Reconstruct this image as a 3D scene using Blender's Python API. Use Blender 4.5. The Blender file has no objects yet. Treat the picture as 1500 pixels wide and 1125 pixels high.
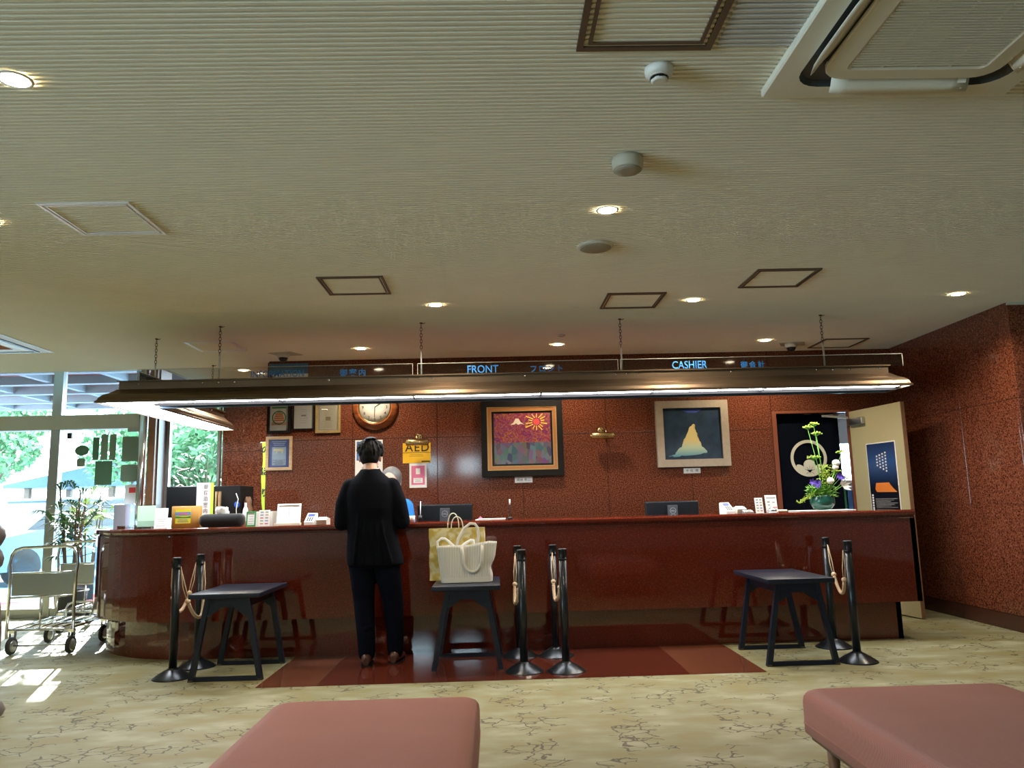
import bpy, bmesh, math, random
from mathutils import Vector, Matrix, Euler
R = random.Random(7)
PI = math.pi
scene = bpy.context.scene
COL = scene.collection

# ---------------------------------------------------------------- camera
cam = bpy.data.cameras.new('camera'); camo = bpy.data.objects.new('camera', cam); COL.objects.link(camo)
cam.sensor_width = 36.0; cam.lens = 36.0 * 1135.0 / 1500.0; cam.clip_end = 300
M = Matrix(((0.99944539, 0.02159053, -0.02535266), (-0.02176259, -0.15277338, -0.9880216), (-0.02520513, 0.98802538, -0.15221879))).to_4x4()
camo.matrix_world = Matrix.Translation((0, 0, 1.15)) @ M
scene.camera = camo
# ---------------------------------------------------------------- world, sun, exposure
scene.view_settings.view_transform = 'Standard'; scene.view_settings.look = 'None'
scene.view_settings.gamma = 1.0; scene.view_settings.use_curve_mapping = False
scene.view_settings.exposure = 1.36
w = bpy.data.worlds.new('sky'); scene.world = w; w.use_nodes = True
bgn = w.node_tree.nodes['Background']
bgn.inputs['Color'].default_value = (0.68, 0.85, 1.0, 1); bgn.inputs['Strength'].default_value = 7.5
sun = bpy.data.lights.new('sun', 'SUN'); suno = bpy.data.objects.new('sun', sun); COL.objects.link(suno)
sun.energy = 15; sun.angle = math.radians(0.6); sun.color = (1.0, 0.95, 0.85)
sd = Vector((0.36, -1.0, -0.375)).normalized()
suno.rotation_euler = sd.to_track_quat('-Z', 'Y').to_euler(); suno.location = (-8, 20, 9)
scene.cycles.max_bounces = 10; scene.cycles.diffuse_bounces = 5; scene.cycles.glossy_bounces = 5
scene.cycles.transparent_max_bounces = 24; scene.cycles.sample_clamp_indirect = 6.0
scene.cycles.caustics_reflective = False; scene.cycles.caustics_refractive = False
def area_portal(loc, rot, sx, sy):
    l = bpy.data.lights.new('window_portal', 'AREA'); l.shape = 'RECTANGLE'; l.size = sx; l.size_y = sy
    l.cycles.is_portal = True
    o = bpy.data.objects.new('window_portal', l); COL.objects.link(o); o.location = loc; o.rotation_euler = rot
area_portal((-1.1, -5.9, 2.05), (PI/2, 0, PI), 2.4, 1.2)
area_portal((-7.9, -2.5, 1.4), (PI/2, 0, -PI/2), 6.2, 2.5)  # portal of the added left-wall glazing
area_portal((-5.4, 9.15, 1.45), (PI/2, 0, 0), 4.2, 2.8)

# ---------------------------------------------------------------- materials
def new_mat(name):
    m = bpy.data.materials.new(name); m.use_nodes = True
    return m, m.node_tree.nodes, m.node_tree.links, m.node_tree.nodes['Principled BSDF']
def mat(name, col, rough=0.5, metal=0.0, spec=0.5, coat=0.0, emit=None, estr=0.0, noise=0.0, nscale=20, bump=0.0, bscale=80, sheen=0.0, alpha=None):
    m, n, l, b = new_mat(name)
    b.inputs['Base Color'].default_value = (*col, 1); b.inputs['Roughness'].default_value = rough
    b.inputs['Metallic'].default_value = metal; b.inputs['Specular IOR Level'].default_value = spec
    b.inputs['Coat Weight'].default_value = coat; b.inputs['Sheen Weight'].default_value = sheen
    if emit: b.inputs['Emission Color'].default_value = (*emit, 1); b.inputs['Emission Strength'].default_value = estr
    tc = n.new('ShaderNodeTexCoord')
    if noise:
        t = n.new('ShaderNodeTexNoise'); t.inputs['Scale'].default_value = nscale; t.inputs['Detail'].default_value = 4
        l.new(tc.outputs['Object'], t.inputs['Vector'])
        r = n.new('ShaderNodeMixRGB'); r.inputs[1].default_value = (*[c*(1-noise) for c in col], 1)
        r.inputs[2].default_value = (*[min(1, c*(1+noise)) for c in col], 1)
        l.new(t.outputs['Fac'], r.inputs[0]); l.new(r.outputs[0], b.inputs['Base Color'])
    if bump:
        t2 = n.new('ShaderNodeTexNoise'); t2.inputs['Scale'].default_value = bscale; t2.inputs['Detail'].default_value = 3
        l.new(tc.outputs['Object'], t2.inputs['Vector'])
        bp = n.new('ShaderNodeBump'); bp.inputs['Strength'].default_value = bump; bp.inputs['Distance'].default_value = 0.01
        l.new(t2.outputs['Fac'], bp.inputs['Height']); l.new(bp.outputs[0], b.inputs['Normal'])
    return m
def ramp_mat(name, stops, scale, rough, kind='noise', coat=0.0, detail=3, bump=0.0, vec='Object', sc3=None, spec=0.5):
    m, n, l, b = new_mat(name)
    tc = n.new('ShaderNodeTexCoord'); src = tc.outputs[vec]
    if sc3:
        mp = n.new('ShaderNodeMapping'); mp.inputs['Scale'].default_value = sc3; l.new(src, mp.inputs[0]); src = mp.outputs[0]
    if kind == 'noise':
        t = n.new('ShaderNodeTexNoise'); t.inputs['Scale'].default_value = scale; t.inputs['Detail'].default_value = detail; out = t.outputs['Fac']
    else:
        t = n.new('ShaderNodeTexVoronoi'); t.inputs['Scale'].default_value = scale; out = t.outputs['Color']
    l.new(src, t.inputs['Vector'])
    cr = n.new('ShaderNodeValToRGB'); e = cr.color_ramp.elements
    while len(e) < len(stops): e.new(0.5)
    for i, (p, c) in enumerate(stops): e[i].position = p; e[i].color = (*c, 1)
    l.new(out, cr.inputs[0]); l.new(cr.outputs[0], b.inputs['Base Color'])
    b.inputs['Roughness'].default_value = rough; b.inputs['Coat Weight'].default_value = coat; b.inputs['Coat Roughness'].default_value = 0.04
    b.inputs['Specular IOR Level'].default_value = spec
    if bump:
        bp = n.new('ShaderNodeBump'); bp.inputs['Strength'].default_value = bump; bp.inputs['Distance'].default_value = 0.005
        l.new(out, bp.inputs['Height']); l.new(bp.outputs[0], b.inputs['Normal'])
    return m
def glass_mat(name, tint=(0.93, 0.97, 0.96), fac=1.0):
    m, n, l, b = new_mat(name); n.remove(b); out = n['Material Output']
    tr = n.new('ShaderNodeBsdfTransparent'); tr.inputs[0].default_value = (*tint, 1)
    gl = n.new('ShaderNodeBsdfGlossy'); gl.inputs['Roughness'].default_value = 0.01
    fr = n.new('ShaderNodeFresnel'); fr.inputs[0].default_value = 1.45
    mu = n.new('ShaderNodeMath'); mu.operation = 'MULTIPLY'; mu.inputs[1].default_value = fac
    mx = n.new('ShaderNodeMixShader'); l.new(fr.outputs[0], mu.inputs[0]); l.new(mu.outputs[0], mx.inputs[0])
    l.new(tr.outputs[0], mx.inputs[1]); l.new(gl.outputs[0], mx.inputs[2]); l.new(mx.outputs[0], out.inputs[0])
    return m
def emit_mat(name, col, s):
    return mat(name, (0.8, 0.8, 0.8), emit=col, estr=s, rough=0.6)

G = {}
G['granite'] = ramp_mat('polished_red_granite', [(0.34, (0.045, 0.011, 0.006)), (0.46, (0.105, 0.029, 0.014)), (0.56, (0.155, 0.047, 0.023)), (0.70, (0.24, 0.095, 0.052))], 85, 0.085, detail=5, spec=0.5)
G['counter'] = ramp_mat('polished_dark_red_stone', [(0.28, (0.062, 0.009, 0.004)), (0.55, (0.105, 0.014, 0.006)), (0.72, (0.15, 0.030, 0.015)), (0.80, (0.28, 0.11, 0.07))], 110, 0.055, detail=3, coat=0.35)
G['tile_red'] = ramp_mat('polished_floor_red', [(0.3, (0.055, 0.010, 0.006)), (0.7, (0.10, 0.022, 0.012))], 60, 0.08)
G['tile_brown'] = ramp_mat('polished_floor_brown', [(0.3, (0.085, 0.024, 0.011)), (0.7, (0.17, 0.058, 0.030))], 60, 0.10)
G['ceiling'] = mat('ribbed_ceiling_board', (0.89, 0.865, 0.735), 0.9, noise=0.04, nscale=3)
G['ceiling_light'] = mat('newer_ceiling_board', (0.66, 0.65, 0.62), 0.9)
G['white'] = mat('white_plastic', (0.80, 0.80, 0.76), 0.4)
G['offwhite'] = mat('ivory_plastic', (0.60, 0.585, 0.50), 0.45)
G['beige'] = mat('beige_plastic', (0.50, 0.48, 0.39), 0.5)
G['paper'] = mat('paper', (0.80, 0.80, 0.78), 0.7)
G['cream'] = mat('cream_paper', (0.66, 0.62, 0.48), 0.7)
G['black'] = mat('black_satin', (0.007, 0.008, 0.010), 0.35, spec=0.3)
G['blackm'] = mat('black_matte', (0.010, 0.009, 0.009), 0.7, spec=0.15)
G['post'] = mat('black_painted_metal', (0.014, 0.018, 0.022), 0.28, metal=0.4)
G['dark'] = mat('dark_grey_plastic', (0.05, 0.055, 0.06), 0.45)
G['slate'] = mat('slate_blue_black_lacquer', (0.007, 0.010, 0.021), 0.36, spec=0.35, noise=0.15, nscale=8)
G['chrome'] = mat('chrome', (0.75, 0.76, 0.78), 0.14, metal=1.0)
G['alu'] = mat('brushed_aluminium', (0.52, 0.53, 0.52), 0.35, metal=1.0)
G['steel'] = mat('stainless_panel', (0.50, 0.51, 0.47), 0.30, metal=0.9, noise=0.12, nscale=5)
G['brass'] = mat('brass', (0.62, 0.47, 0.22), 0.24, metal=1.0)
G['bronze'] = mat('bronze_canopy_metal', (0.16, 0.115, 0.078), 0.38, metal=0.85, noise=0.06, nscale=4)
G['bronzed'] = mat('dark_bronze_frame', (0.10, 0.075, 0.05), 0.4, metal=0.6)
G['wood'] = ramp_mat('reddish_clock_wood', [(0.3, (0.20, 0.045, 0.012)), (0.7, (0.42, 0.13, 0.035))], 6, 0.25, sc3=(1, 1, 6), coat=0.3)
G['wood_light'] = ramp_mat('light_oak_frame', [(0.3, (0.42, 0.27, 0.13)), (0.7, (0.58, 0.40, 0.22))], 8, 0.4, sc3=(1, 1, 8))
G['wood_dark'] = mat('dark_brown_wood', (0.085, 0.045, 0.025), 0.4, noise=0.3, nscale=14)
G['wood_mid'] = mat('brown_wood', (0.20, 0.10, 0.05), 0.4, noise=0.3, nscale=14)
G['gold'] = mat('gold_leaf_frame', (0.50, 0.34, 0.13), 0.35, metal=0.5, noise=0.2, nscale=30)
G['copper'] = mat('copper_gilt_moulding', (0.50, 0.20, 0.07), 0.3, metal=0.5)
G['champ'] = mat('champagne_wood_frame', (0.40, 0.33, 0.25), 0.38, metal=0.35, noise=0.15, nscale=25)
G['blue_text'] = mat('blue_sign_lettering', (0.03, 0.26, 0.72), 0.5)
G['ink'] = mat('black_ink', (0.02, 0.02, 0.02), 0.6)
G['inkgrey'] = mat('grey_print', (0.28, 0.28, 0.28), 0.6)
G['yellow'] = mat('yellow_sign', (0.86, 0.50, 0.01), 0.5)
G['pink'] = mat('pink_print', (0.66, 0.17, 0.30), 0.6)
G['green'] = mat('green_print', (0.03, 0.30, 0.10), 0.6)
G['orange'] = mat('orange_print', (0.70, 0.20, 0.03), 0.6)
G['red'] = mat('red_print', (0.70, 0.05, 0.06), 0.6)
G['bluep'] = mat('blue_print', (0.05, 0.16, 0.45), 0.6)
G['lime'] = mat('lime_banner_cloth', (0.52, 0.74, 0.06), 0.8)
G['suit'] = mat('dark_navy_suit_wool', (0.0035, 0.0042, 0.007), 0.95, spec=0.08, bump=0.15, bscale=12)
G['trouser'] = mat('dark_navy_trousers', (0.0028, 0.0038, 0.009), 0.95, spec=0.08, bump=0.2, bscale=10)
G['shoe'] = mat('brown_leather', (0.060, 0.016, 0.008), 0.35)
G['skin'] = mat('skin', (0.56, 0.33, 0.23), 0.5)
G['hair'] = mat('black_hair', (0.006, 0.005, 0.005), 0.7, spec=0.2, bump=0.6, bscale=90)
G['greyhair'] = mat('grey_hair', (0.13, 0.125, 0.115), 0.55, bump=0.5, bscale=90)
G['bluecloth'] = mat('bright_blue_jacket', (0.015, 0.22, 0.66), 0.75, noise=0.35, nscale=30)
G['shirt'] = mat('white_shirt', (0.7, 0.7, 0.7), 0.8)
G['rope'] = mat('beige_rope', (0.60, 0.44, 0.29), 0.85, bump=0.5, bscale=200)
G['kraft'] = ramp_mat('patterned_kraft_paper', [(0.38, (0.42, 0.31, 0.06)), (0.5, (0.52, 0.40, 0.13)), (0.56, (0.60, 0.53, 0.30))], 16, 0.8, kind='noise', detail=1)
G['tissue'] = mat('white_tissue', (0.85, 0.85, 0.85), 0.9)
G['plasticbag'] = mat('white_plastic_bag', (0.82, 0.83, 0.82), 0.35)
G['navycloth'] = mat('navy_curtain_cloth', (0.0015, 0.003, 0.008), 0.95, spec=0.1)
G['crest'] = mat('crest_white_print', (0.62, 0.60, 0.50), 0.85)
G['doorpaint'] = mat('cream_painted_door', (0.42, 0.37, 0.215), 0.32)
G['vase'] = mat('dark_green_glaze', (0.010, 0.070, 0.050), 0.18)
G['leaf'] = mat('fresh_leaf', (0.12, 0.30, 0.03), 0.5, noise=0.35, nscale=20)
G['leafy'] = mat('yellow_green_leaf', (0.36, 0.48, 0.05), 0.55, noise=0.3, nscale=30)
G['leafd'] = mat('dark_palm_leaf', (0.045, 0.13, 0.035), 0.45, noise=0.4, nscale=10)
G['leaft'] = mat('garden_tree_leaf', (0.085, 0.20, 0.085), 0.6, noise=0.45, nscale=2.5)
G['petal'] = mat('white_petal', (0.82, 0.78, 0.68), 0.6)
G['purple'] = mat('purple_petal', (0.12, 0.06, 0.42), 0.6)
G['bark'] = mat('tree_bark', (0.12, 0.08, 0.05), 0.9, noise=0.4, nscale=12)
G['diffuser'] = emit_mat('canopy_light_diffuser', (0.90, 0.94, 1.0), 13.0)
G['lamp'] = emit_mat('downlight_bulb', (1.0, 0.80, 0.55), 30)
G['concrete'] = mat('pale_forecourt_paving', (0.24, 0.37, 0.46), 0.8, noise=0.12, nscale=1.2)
G['carpet_red'] = mat('outdoor_red_mat', (0.62, 0.10, 0.12), 0.95)
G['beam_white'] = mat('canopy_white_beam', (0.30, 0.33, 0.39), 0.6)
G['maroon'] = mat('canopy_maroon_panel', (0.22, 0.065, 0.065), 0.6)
G['plain'] = mat('plain_plaster', (0.48, 0.45, 0.38), 0.9)
G['winframe'] = mat('window_frame_metal', (0.20, 0.20, 0.20), 0.4, metal=0.6)
G['glass'] = glass_mat('clear_window_glass')
G['acrylic'] = glass_mat('clear_acrylic', (0.86, 0.87, 0.87), 1.0)
G['pglass'] = glass_mat('picture_glass', (0.97, 0.97, 0.97), 0.6)
G['tealroof'] = mat('blue_grey_roof_tile', (0.035, 0.085, 0.14), 0.5, noise=0.2, nscale=8)
G['plaster_out'] = mat('white_outdoor_wall', (0.75, 0.76, 0.76), 0.8)
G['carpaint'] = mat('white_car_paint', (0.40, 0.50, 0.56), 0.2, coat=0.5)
G['tyre'] = mat('rubber', (0.03, 0.03, 0.03), 0.8)
G['notice'] = mat('back_of_notice_paper', (0.22, 0.29, 0.23), 0.8)
G['notice2'] = mat('back_of_darker_notice', (0.10, 0.20, 0.13), 0.8)
G['lilac'] = mat('lilac_grey_box', (0.35, 0.35, 0.45), 0.7)
G['tote'] = None

def cushion_mat():
    m, n, l, b = new_mat('dusty_pink_corduroy')
    tc = n.new('ShaderNodeTexCoord')
    mp = n.new('ShaderNodeMapping'); mp.inputs['Rotation'].default_value = (0, 0, 0)
    wv = n.new('ShaderNodeTexWave'); wv.inputs['Scale'].default_value = 55; wv.bands_direction = 'Y'
    l.new(tc.outputs['Object'], mp.inputs[0]); l.new(mp.outputs[0], wv.inputs['Vector'])
    bp = n.new('ShaderNodeBump'); bp.inputs['Strength'].default_value = 0.5; bp.inputs['Distance'].default_value = 0.002
    l.new(wv.outputs['Fac'], bp.inputs['Height']); l.new(bp.outputs[0], b.inputs['Normal'])
    ns = n.new('ShaderNodeTexNoise'); ns.inputs['Scale'].default_value = 4; l.new(tc.outputs['Object'], ns.inputs['Vector'])
    mx = n.new('ShaderNodeMixRGB'); mx.inputs[1].default_value = (0.29, 0.105, 0.082, 1); mx.inputs[2].default_value = (0.35, 0.132, 0.105, 1)
    l.new(ns.outputs['Fac'], mx.inputs[0]); l.new(mx.outputs[0], b.inputs['Base Color'])
    b.inputs['Roughness'].default_value = 0.95; b.inputs['Sheen Weight'].default_value = 0.25; b.inputs['Specular IOR Level'].default_value = 0.15
    return m
G['cushion'] = cushion_mat()
def tote_mat():
    m, n, l, b = new_mat('striped_quilted_tote_cloth')
    tc = n.new('ShaderNodeTexCoord')
    wv = n.new('ShaderNodeTexWave'); wv.inputs['Scale'].default_value = 26; wv.bands_direction = 'X'
    l.new(tc.outputs['Object'], wv.inputs['Vector'])
    cr = n.new('ShaderNodeValToRGB'); cr.color_ramp.elements[0].color = (0.36, 0.36, 0.34, 1); cr.color_ramp.elements[1].color = (0.64, 0.61, 0.55, 1)
    cr.color_ramp.elements[1].position = 0.45
    l.new(wv.outputs['Fac'], cr.inputs[0]); l.new(cr.outputs[0], b.inputs['Base Color'])
    bp = n.new('ShaderNodeBump'); bp.inputs['Strength'].default_value = 0.5; bp.inputs['Distance'].default_value = 0.004
    l.new(wv.outputs['Fac'], bp.inputs['Height']); l.new(bp.outputs[0], b.inputs['Normal'])
    b.inputs['Roughness'].default_value = 0.6
    return m
G['tote'] = tote_mat(); G['toteplain'] = mat('tote_leather', (0.60, 0.57, 0.51), 0.5)

def carpet_mat():
    m, n, l, b = new_mat('olive_carpet_with_branch_pattern')
    tc = n.new('ShaderNodeTexCoord'); mp = n.new('ShaderNodeMapping'); mp.inputs['Scale'].default_value = (1.0, 1.35, 1)
    l.new(tc.outputs['Object'], mp.inputs[0])
    nz = n.new('ShaderNodeTexNoise'); nz.inputs['Scale'].default_value = 9; nz.inputs['Detail'].default_value = 3
    l.new(mp.outputs[0], nz.inputs['Vector'])
    va = n.new('ShaderNodeVectorMath'); va.operation = 'SCALE'; va.inputs['Scale'].default_value = 0.10
    l.new(nz.outputs['Color'], va.inputs[0])
    ad = n.new('ShaderNodeVectorMath'); ad.operation = 'ADD'; l.new(mp.outputs[0], ad.inputs[0]); l.new(va.outputs[0], ad.inputs[1])
    vo = n.new('ShaderNodeTexVoronoi'); vo.feature = 'DISTANCE_TO_EDGE'; vo.inputs['Scale'].default_value = 10.5
    l.new(ad.outputs[0], vo.inputs['Vector'])
    lt = n.new('ShaderNodeMath'); lt.operation = 'LESS_THAN'; lt.inputs[1].default_value = 0.042; l.new(vo.outputs['Distance'], lt.inputs[0])
    mk = n.new('ShaderNodeTexNoise'); mk.inputs['Scale'].default_value = 3.6; mk.inputs['Detail'].default_value = 2.5
    l.new(tc.outputs['Object'], mk.inputs['Vector'])
    gt = n.new('ShaderNodeMath'); gt.operation = 'GREATER_THAN'; gt.inputs[1].default_value = 0.535; l.new(mk.outputs['Fac'], gt.inputs[0])
    mm = n.new('ShaderNodeMath'); mm.operation = 'MULTIPLY'; l.new(lt.outputs[0], mm.inputs[0]); l.new(gt.outputs[0], mm.inputs[1])
    m2 = n.new('ShaderNodeMath'); m2.operation = 'MULTIPLY'; m2.inputs[1].default_value = 0.82; l.new(mm.outputs[0], m2.inputs[0])
    pz = n.new('ShaderNodeTexNoise'); pz.inputs['Scale'].default_value = 4.2; pz.inputs['Detail'].default_value = 3
    mp2 = n.new('ShaderNodeMapping'); mp2.inputs['Location'].default_value = (7, 3, 0); mp2.inputs['Scale'].default_value = (0.8, 1.5, 1)
    l.new(tc.outputs['Object'], mp2.inputs[0]); l.new(mp2.outputs[0], pz.inputs['Vector'])
    cr = n.new('ShaderNodeValToRGB'); e = cr.color_ramp.elements; e.new(0.5); e.new(0.6)
    for i, (p, c) in enumerate([(0.36, (0.204, 0.176, 0.071)), (0.47, (0.213, 0.198, 0.101)), (0.55, (0.232, 0.224, 0.125)), (0.66, (0.292, 0.277, 0.177))]):
        e[i].position = p; e[i].color = (*c, 1)
    l.new(pz.outputs['Fac'], cr.inputs[0])
    mx = n.new('ShaderNodeMixRGB'); mx.inputs[2].default_value = (0.045, 0.028, 0.008, 1)
    l.new(m2.outputs[0], mx.inputs[0]); l.new(cr.outputs[0], mx.inputs[1]); l.new(mx.outputs[0], b.inputs['Base Color'])
    b.inputs['Roughness'].default_value = 0.62; b.inputs['Specular IOR Level'].default_value = 0.35
    return m
G['carpet'] = carpet_mat()

# ---------------------------------------------------------------- mesh builder
class MB:
    def __init__(s): s.v = []; s.f = []; s.smooth = []
    def add(s, vs, fs, smooth=False):
        o = len(s.v); s.v += [tuple(v) for v in vs]
        for f in fs: s.f.append([i+o for i in f]); s.smooth.append(smooth)
        return s
    def box(s, x0, x1, y0, y1, z0, z1, M=None):
        vs = [Vector((x, y, z)) for z in (z0, z1) for y in (y0, y1) for x in (x0, x1)]
        if M is not None: vs = [M @ v for v in vs]
        return s.add(vs, [(0,2,3,1), (4,5,7,6), (0,1,5,4), (2,6,7,3), (0,4,6,2), (1,3,7,5)])
    def rbox(s, x0, x1, y0, y1, z0, z1, r=0.01, seg=3, M=None):
        bm = bmesh.new(); bmesh.ops.create_cube(bm, size=1)
        for v in bm.verts: v.co = Vector(((x0+x1)/2+v.co.x*(x1-x0), (y0+y1)/2+v.co.y*(y1-y0), (z0+z1)/2+v.co.z*(z1-z0)))
        bmesh.ops.bevel(bm, geom=bm.edges[:], offset=r, segments=seg, affect='EDGES', profile=0.5)
        bm.verts.index_update()
        vs = [(M @ v.co) if M is not None else v.co.copy() for v in bm.verts]
        s.add(vs, [[v.index for v in f.verts] for f in bm.faces], True); bm.free(); return s
    def rings(s, rings, cap=True, smooth=True, closed=True):
        n = len(rings[0]); o = []
        vs = [p for r in rings for p in r]; fs = []
        for i in range(len(rings)-1):
            for j in range(n if closed else n-1):
                k = (j+1) % n
                fs.append((i*n+j, i*n+k, (i+1)*n+k, (i+1)*n+j))
        s.add(vs, fs, smooth)
        if cap:
            s.add(rings[0], [tuple(range(n))[::-1]], False); s.add(rings[-1], [tuple(range(n))], False)
        return s
    def lathe(s, prof, c=(0,0,0), n=24, axis='Z', cap=True, smooth=True):
        rg = []
        for r, z in prof:
            ring = []
            for i in range(n):
                a = 2*PI*i/n; x, y = r*math.cos(a), r*math.sin(a)
                p = (x, y, z) if axis == 'Z' else ((x, -z, y) if axis == 'Y' else (z, x, y))
                ring.append((p[0]+c[0], p[1]+c[1], p[2]+c[2]))
            rg.append(ring)
        return s.rings(rg, cap, smooth)
    def tube(s, pts, r, n=8, closed=False, smooth=True):
        pts = [Vector(p) for p in pts]; rs = r if isinstance(r, (list, tuple)) else [r]*len(pts)
        rg = []; up = None
        for i, p in enumerate(pts):
            a = pts[i-1] if (i > 0 or closed) else p; b = pts[(i+1) % len(pts)] if (i < len(pts)-1 or closed) else p
            t = (b-a).normalized() if (b-a).length > 1e-9 else Vector((0,0,1))
            if up is None: up = Vector((0,0,1)) if abs(t.z) < 0.9 else Vector((0,1,0))
            u = (up - t*up.dot(t))
            if u.length < 1e-6: u = t.orthogonal()
            u.normalize(); up = u; v = t.cross(u)
            rg.append([tuple(p + (u*math.cos(2*PI*k/n) + v*math.sin(2*PI*k/n))*rs[i]) for k in range(n)])
        if closed: rg.append(rg[0]); return s.rings(rg, False, smooth)
        return s.rings(rg, True, smooth)
    def bar(s, p0, p1, w, h=None):   # rectangular bar between points
        p0, p1 = Vector(p0), Vector(p1); h = h or w; t = (p1-p0).normalized()
        ref = Vector((0,1,0)) if abs(t.y) < 0.9 else Vector((1,0,0))
        u = (ref - t*ref.dot(t)).normalized(); v = t.cross(u)
        rg = [[tuple(p + u*a*h/2 + v*b*w/2) for a, b in ((-1,-1), (1,-1), (1,1), (-1,1))] for p in (p0, p1)]
        return s.rings(rg, True, False)
    def prism(s, poly, a0, a1, axis='Y'):  # poly in the two other axes
        def P(u, v, a): return (u, a, v) if axis == 'Y' else ((a, u, v) if axis == 'X' else (u, v, a))
        return s.rings([[P(u, v, a0) for u, v in poly], [P(u, v, a1) for u, v in poly]], True, False)
    def sphere(s, c, r, sc=(1,1,1), nu=16, nv=10, fn=None):
        rg = []
        for i in range(nv+1):
            ph = PI*i/nv; ph = min(max(ph, 0.02), PI-0.02)
            ring = []
            for j in range(nu):
                th = 2*PI*j/nu; d = Vector((math.sin(ph)*math.cos(th), math.sin(ph)*math.sin(th), math.cos(ph)))
                k = fn(d) if fn else 1.0
                ring.append((c[0]+d.x*r*sc[0]*k, c[1]+d.y*r*sc[1]*k, c[2]+d.z*r*sc[2]*k))
            rg.append(ring)
        return s.rings(rg, True, True)
    def xform(s, M):
        s.v = [tuple(M @ Vector(v)) for v in s.v]; return s
    def mesh(s, name):
        me = bpy.data.meshes.new(name); me.from_pydata(s.v, [], s.f); me.update()
        bm = bmesh.new(); bm.from_mesh(me)
        for i, f in enumerate(bm.faces):
            f.smooth = s.smooth[i] if i < len(s.smooth) else False
        bmesh.ops.remove_doubles(bm, verts=bm.verts, dist=1e-5)
        bmesh.ops.recalc_face_normals(bm, faces=bm.faces)
        bm.to_mesh(me); bm.free()
        return me
def wloc(o):
    v = Vector((0,0,0))
    while o is not None: v += o.location; o = o.parent
    return v
def obj(name, mb, m, parent=None, label=None, org=None):
    me = mb.mesh(name) if isinstance(mb, MB) else mb
    base = wloc(parent) if parent is not None else (Vector(org) if org is not None else Vector((0,0,0)))
    if base.length: me.transform(Matrix.Translation(-base))
    me.materials.clear(); me.materials.append(m)
    o = bpy.data.objects.new(name, me); COL.objects.link(o)
    if parent is not None: o.parent = parent
    elif org is not None: o.location = base
    if label: o['label'] = label
    return o
def thing(name, label, cat, loc=(0,0,0), group=None):
    o = bpy.data.objects.new(name, None); COL.objects.link(o); o.empty_display_size = 0.05
    o.location = loc; o['label'] = label; o['category'] = cat
    if group: o['group'] = group
    return o
def tag(o, label, cat, group=None, kind=None):
    o['label'] = label; o['category'] = cat
    if group: o['group'] = group
    if kind: o['kind'] = kind
    return o
def struct(name, mb, m, parent=None):
    o = obj(name, mb, m, parent)
    if parent is None: o['kind'] = 'structure'
    return o
def dup(root, loc, label, group=None, rotz=None):
    def cp(o, parent):
        c = o.copy(); COL.objects.link(c)
        if parent is not None: c.parent = parent
        for ch in [x for x in bpy.data.objects if x.parent == o and x != c]: cp(ch, c)
        return c
    r = cp(root, None); r.location = loc; r['label'] = label
    if rotz is not None: r.rotation_euler = (0, 0, rotz)
    if group: r['group'] = group
    return r
def text_mesh(s, size, loc, rot=(PI/2, 0, 0), ext=0.0008, align='LEFT', sx=1.0, bold=0.0, ls=1.0):
    cu = bpy.data.curves.new('txt', 'FONT'); cu.body = s; cu.size = size; cu.extrude = ext; cu.align_x = align
    cu.offset = bold; cu.space_character = ls; cu.resolution_u = 3
    o = bpy.data.objects.new('txt', cu); COL.objects.link(o)
    bpy.context.view_layer.update()
    me = bpy.data.meshes.new_from_object(o.evaluated_get(bpy.context.evaluated_depsgraph_get()))
    bpy.data.objects.remove(o); bpy.data.curves.remove(cu)
    me.transform(Matrix.Translation(loc) @ Euler(rot).to_matrix().to_4x4() @ Matrix.Diagonal((sx, 1, 1, 1)))
    return me
def remesh(mb, voxel, smooth=4, name='body'):
    me = mb.mesh(name); o = bpy.data.objects.new('tmp', me); COL.objects.link(o)
    md = o.modifiers.new('r', 'REMESH'); md.mode = 'VOXEL'; md.voxel_size = voxel; md.use_smooth_shade = True
    if smooth:
        sm = o.modifiers.new('s', 'SMOOTH'); sm.factor = 0.5; sm.iterations = smooth
    bpy.context.view_layer.update()
    out = bpy.data.meshes.new_from_object(o.evaluated_get(bpy.context.evaluated_depsgraph_get()))
    bpy.data.objects.remove(o)
    for p in out.polygons: p.use_smooth = True
    return out
def lines(mb, x0, x1, z0, z1, n, y, h=0.003):
    for i in range(n):
        z = z1 - (z1-z0)*(i+0.5)/n; k = 0.55 + 0.45*R.random(); c = (x0+x1)/2; hw = (x1-x0)/2*k
        mb.box(c-hw, c+hw, y, y+0.0006, z-h/2, z+h/2)
    return mb

# ================================================================ ROOM SHELL
H = 2.7
GY = 9.25      # entrance glass plane
WY = 8.13      # granite wall plane
mb = MB().box(-9, 7, -6.2, GY+0.05, -0.1, 0.0); struct('floor', mb, G['carpet'])
# ribbed ceiling: real grooves running along x
mb = MB()
P = 0.0275
def ribs(mb, x0, x1, ya, yb, z):
    n = int((yb-ya)/P); pts = []
    for i in range(n):
        y = ya+i*P
        pts += [(y, z), (y+P*0.48, z), (y+P*0.62, z+0.015), (y+P*0.86, z+0.015)]
    pts.append((ya+n*P, z)); pts.append((yb, z))
    rg = [[(x, y, zz) for y, zz in pts] for x in (x0, x1)]
    mb.rings(rg, False, False, closed=False)
ribs(mb, -3.62, 7.0, -6.1, 9.6, H)
ribs(mb, -9.0, -3.62, -6.1, 8.48, H)
mb.box(-9.0, -3.62, 8.40, 8.48, H+0.017, 3.0)
mb.box(-3.62, -3.56, 8.48, 9.3, H, 3.0)
mb.box(-3.62, 7.0, -6.1, 9.9, H+0.025, H+0.1); mb.box(-9.0, -3.62, -6.1, 8.4, H+0.025, H+0.1)
mb.box(-9.0, -3.5, 8.4, GY+0.1, 3.0, 3.08)
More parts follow.
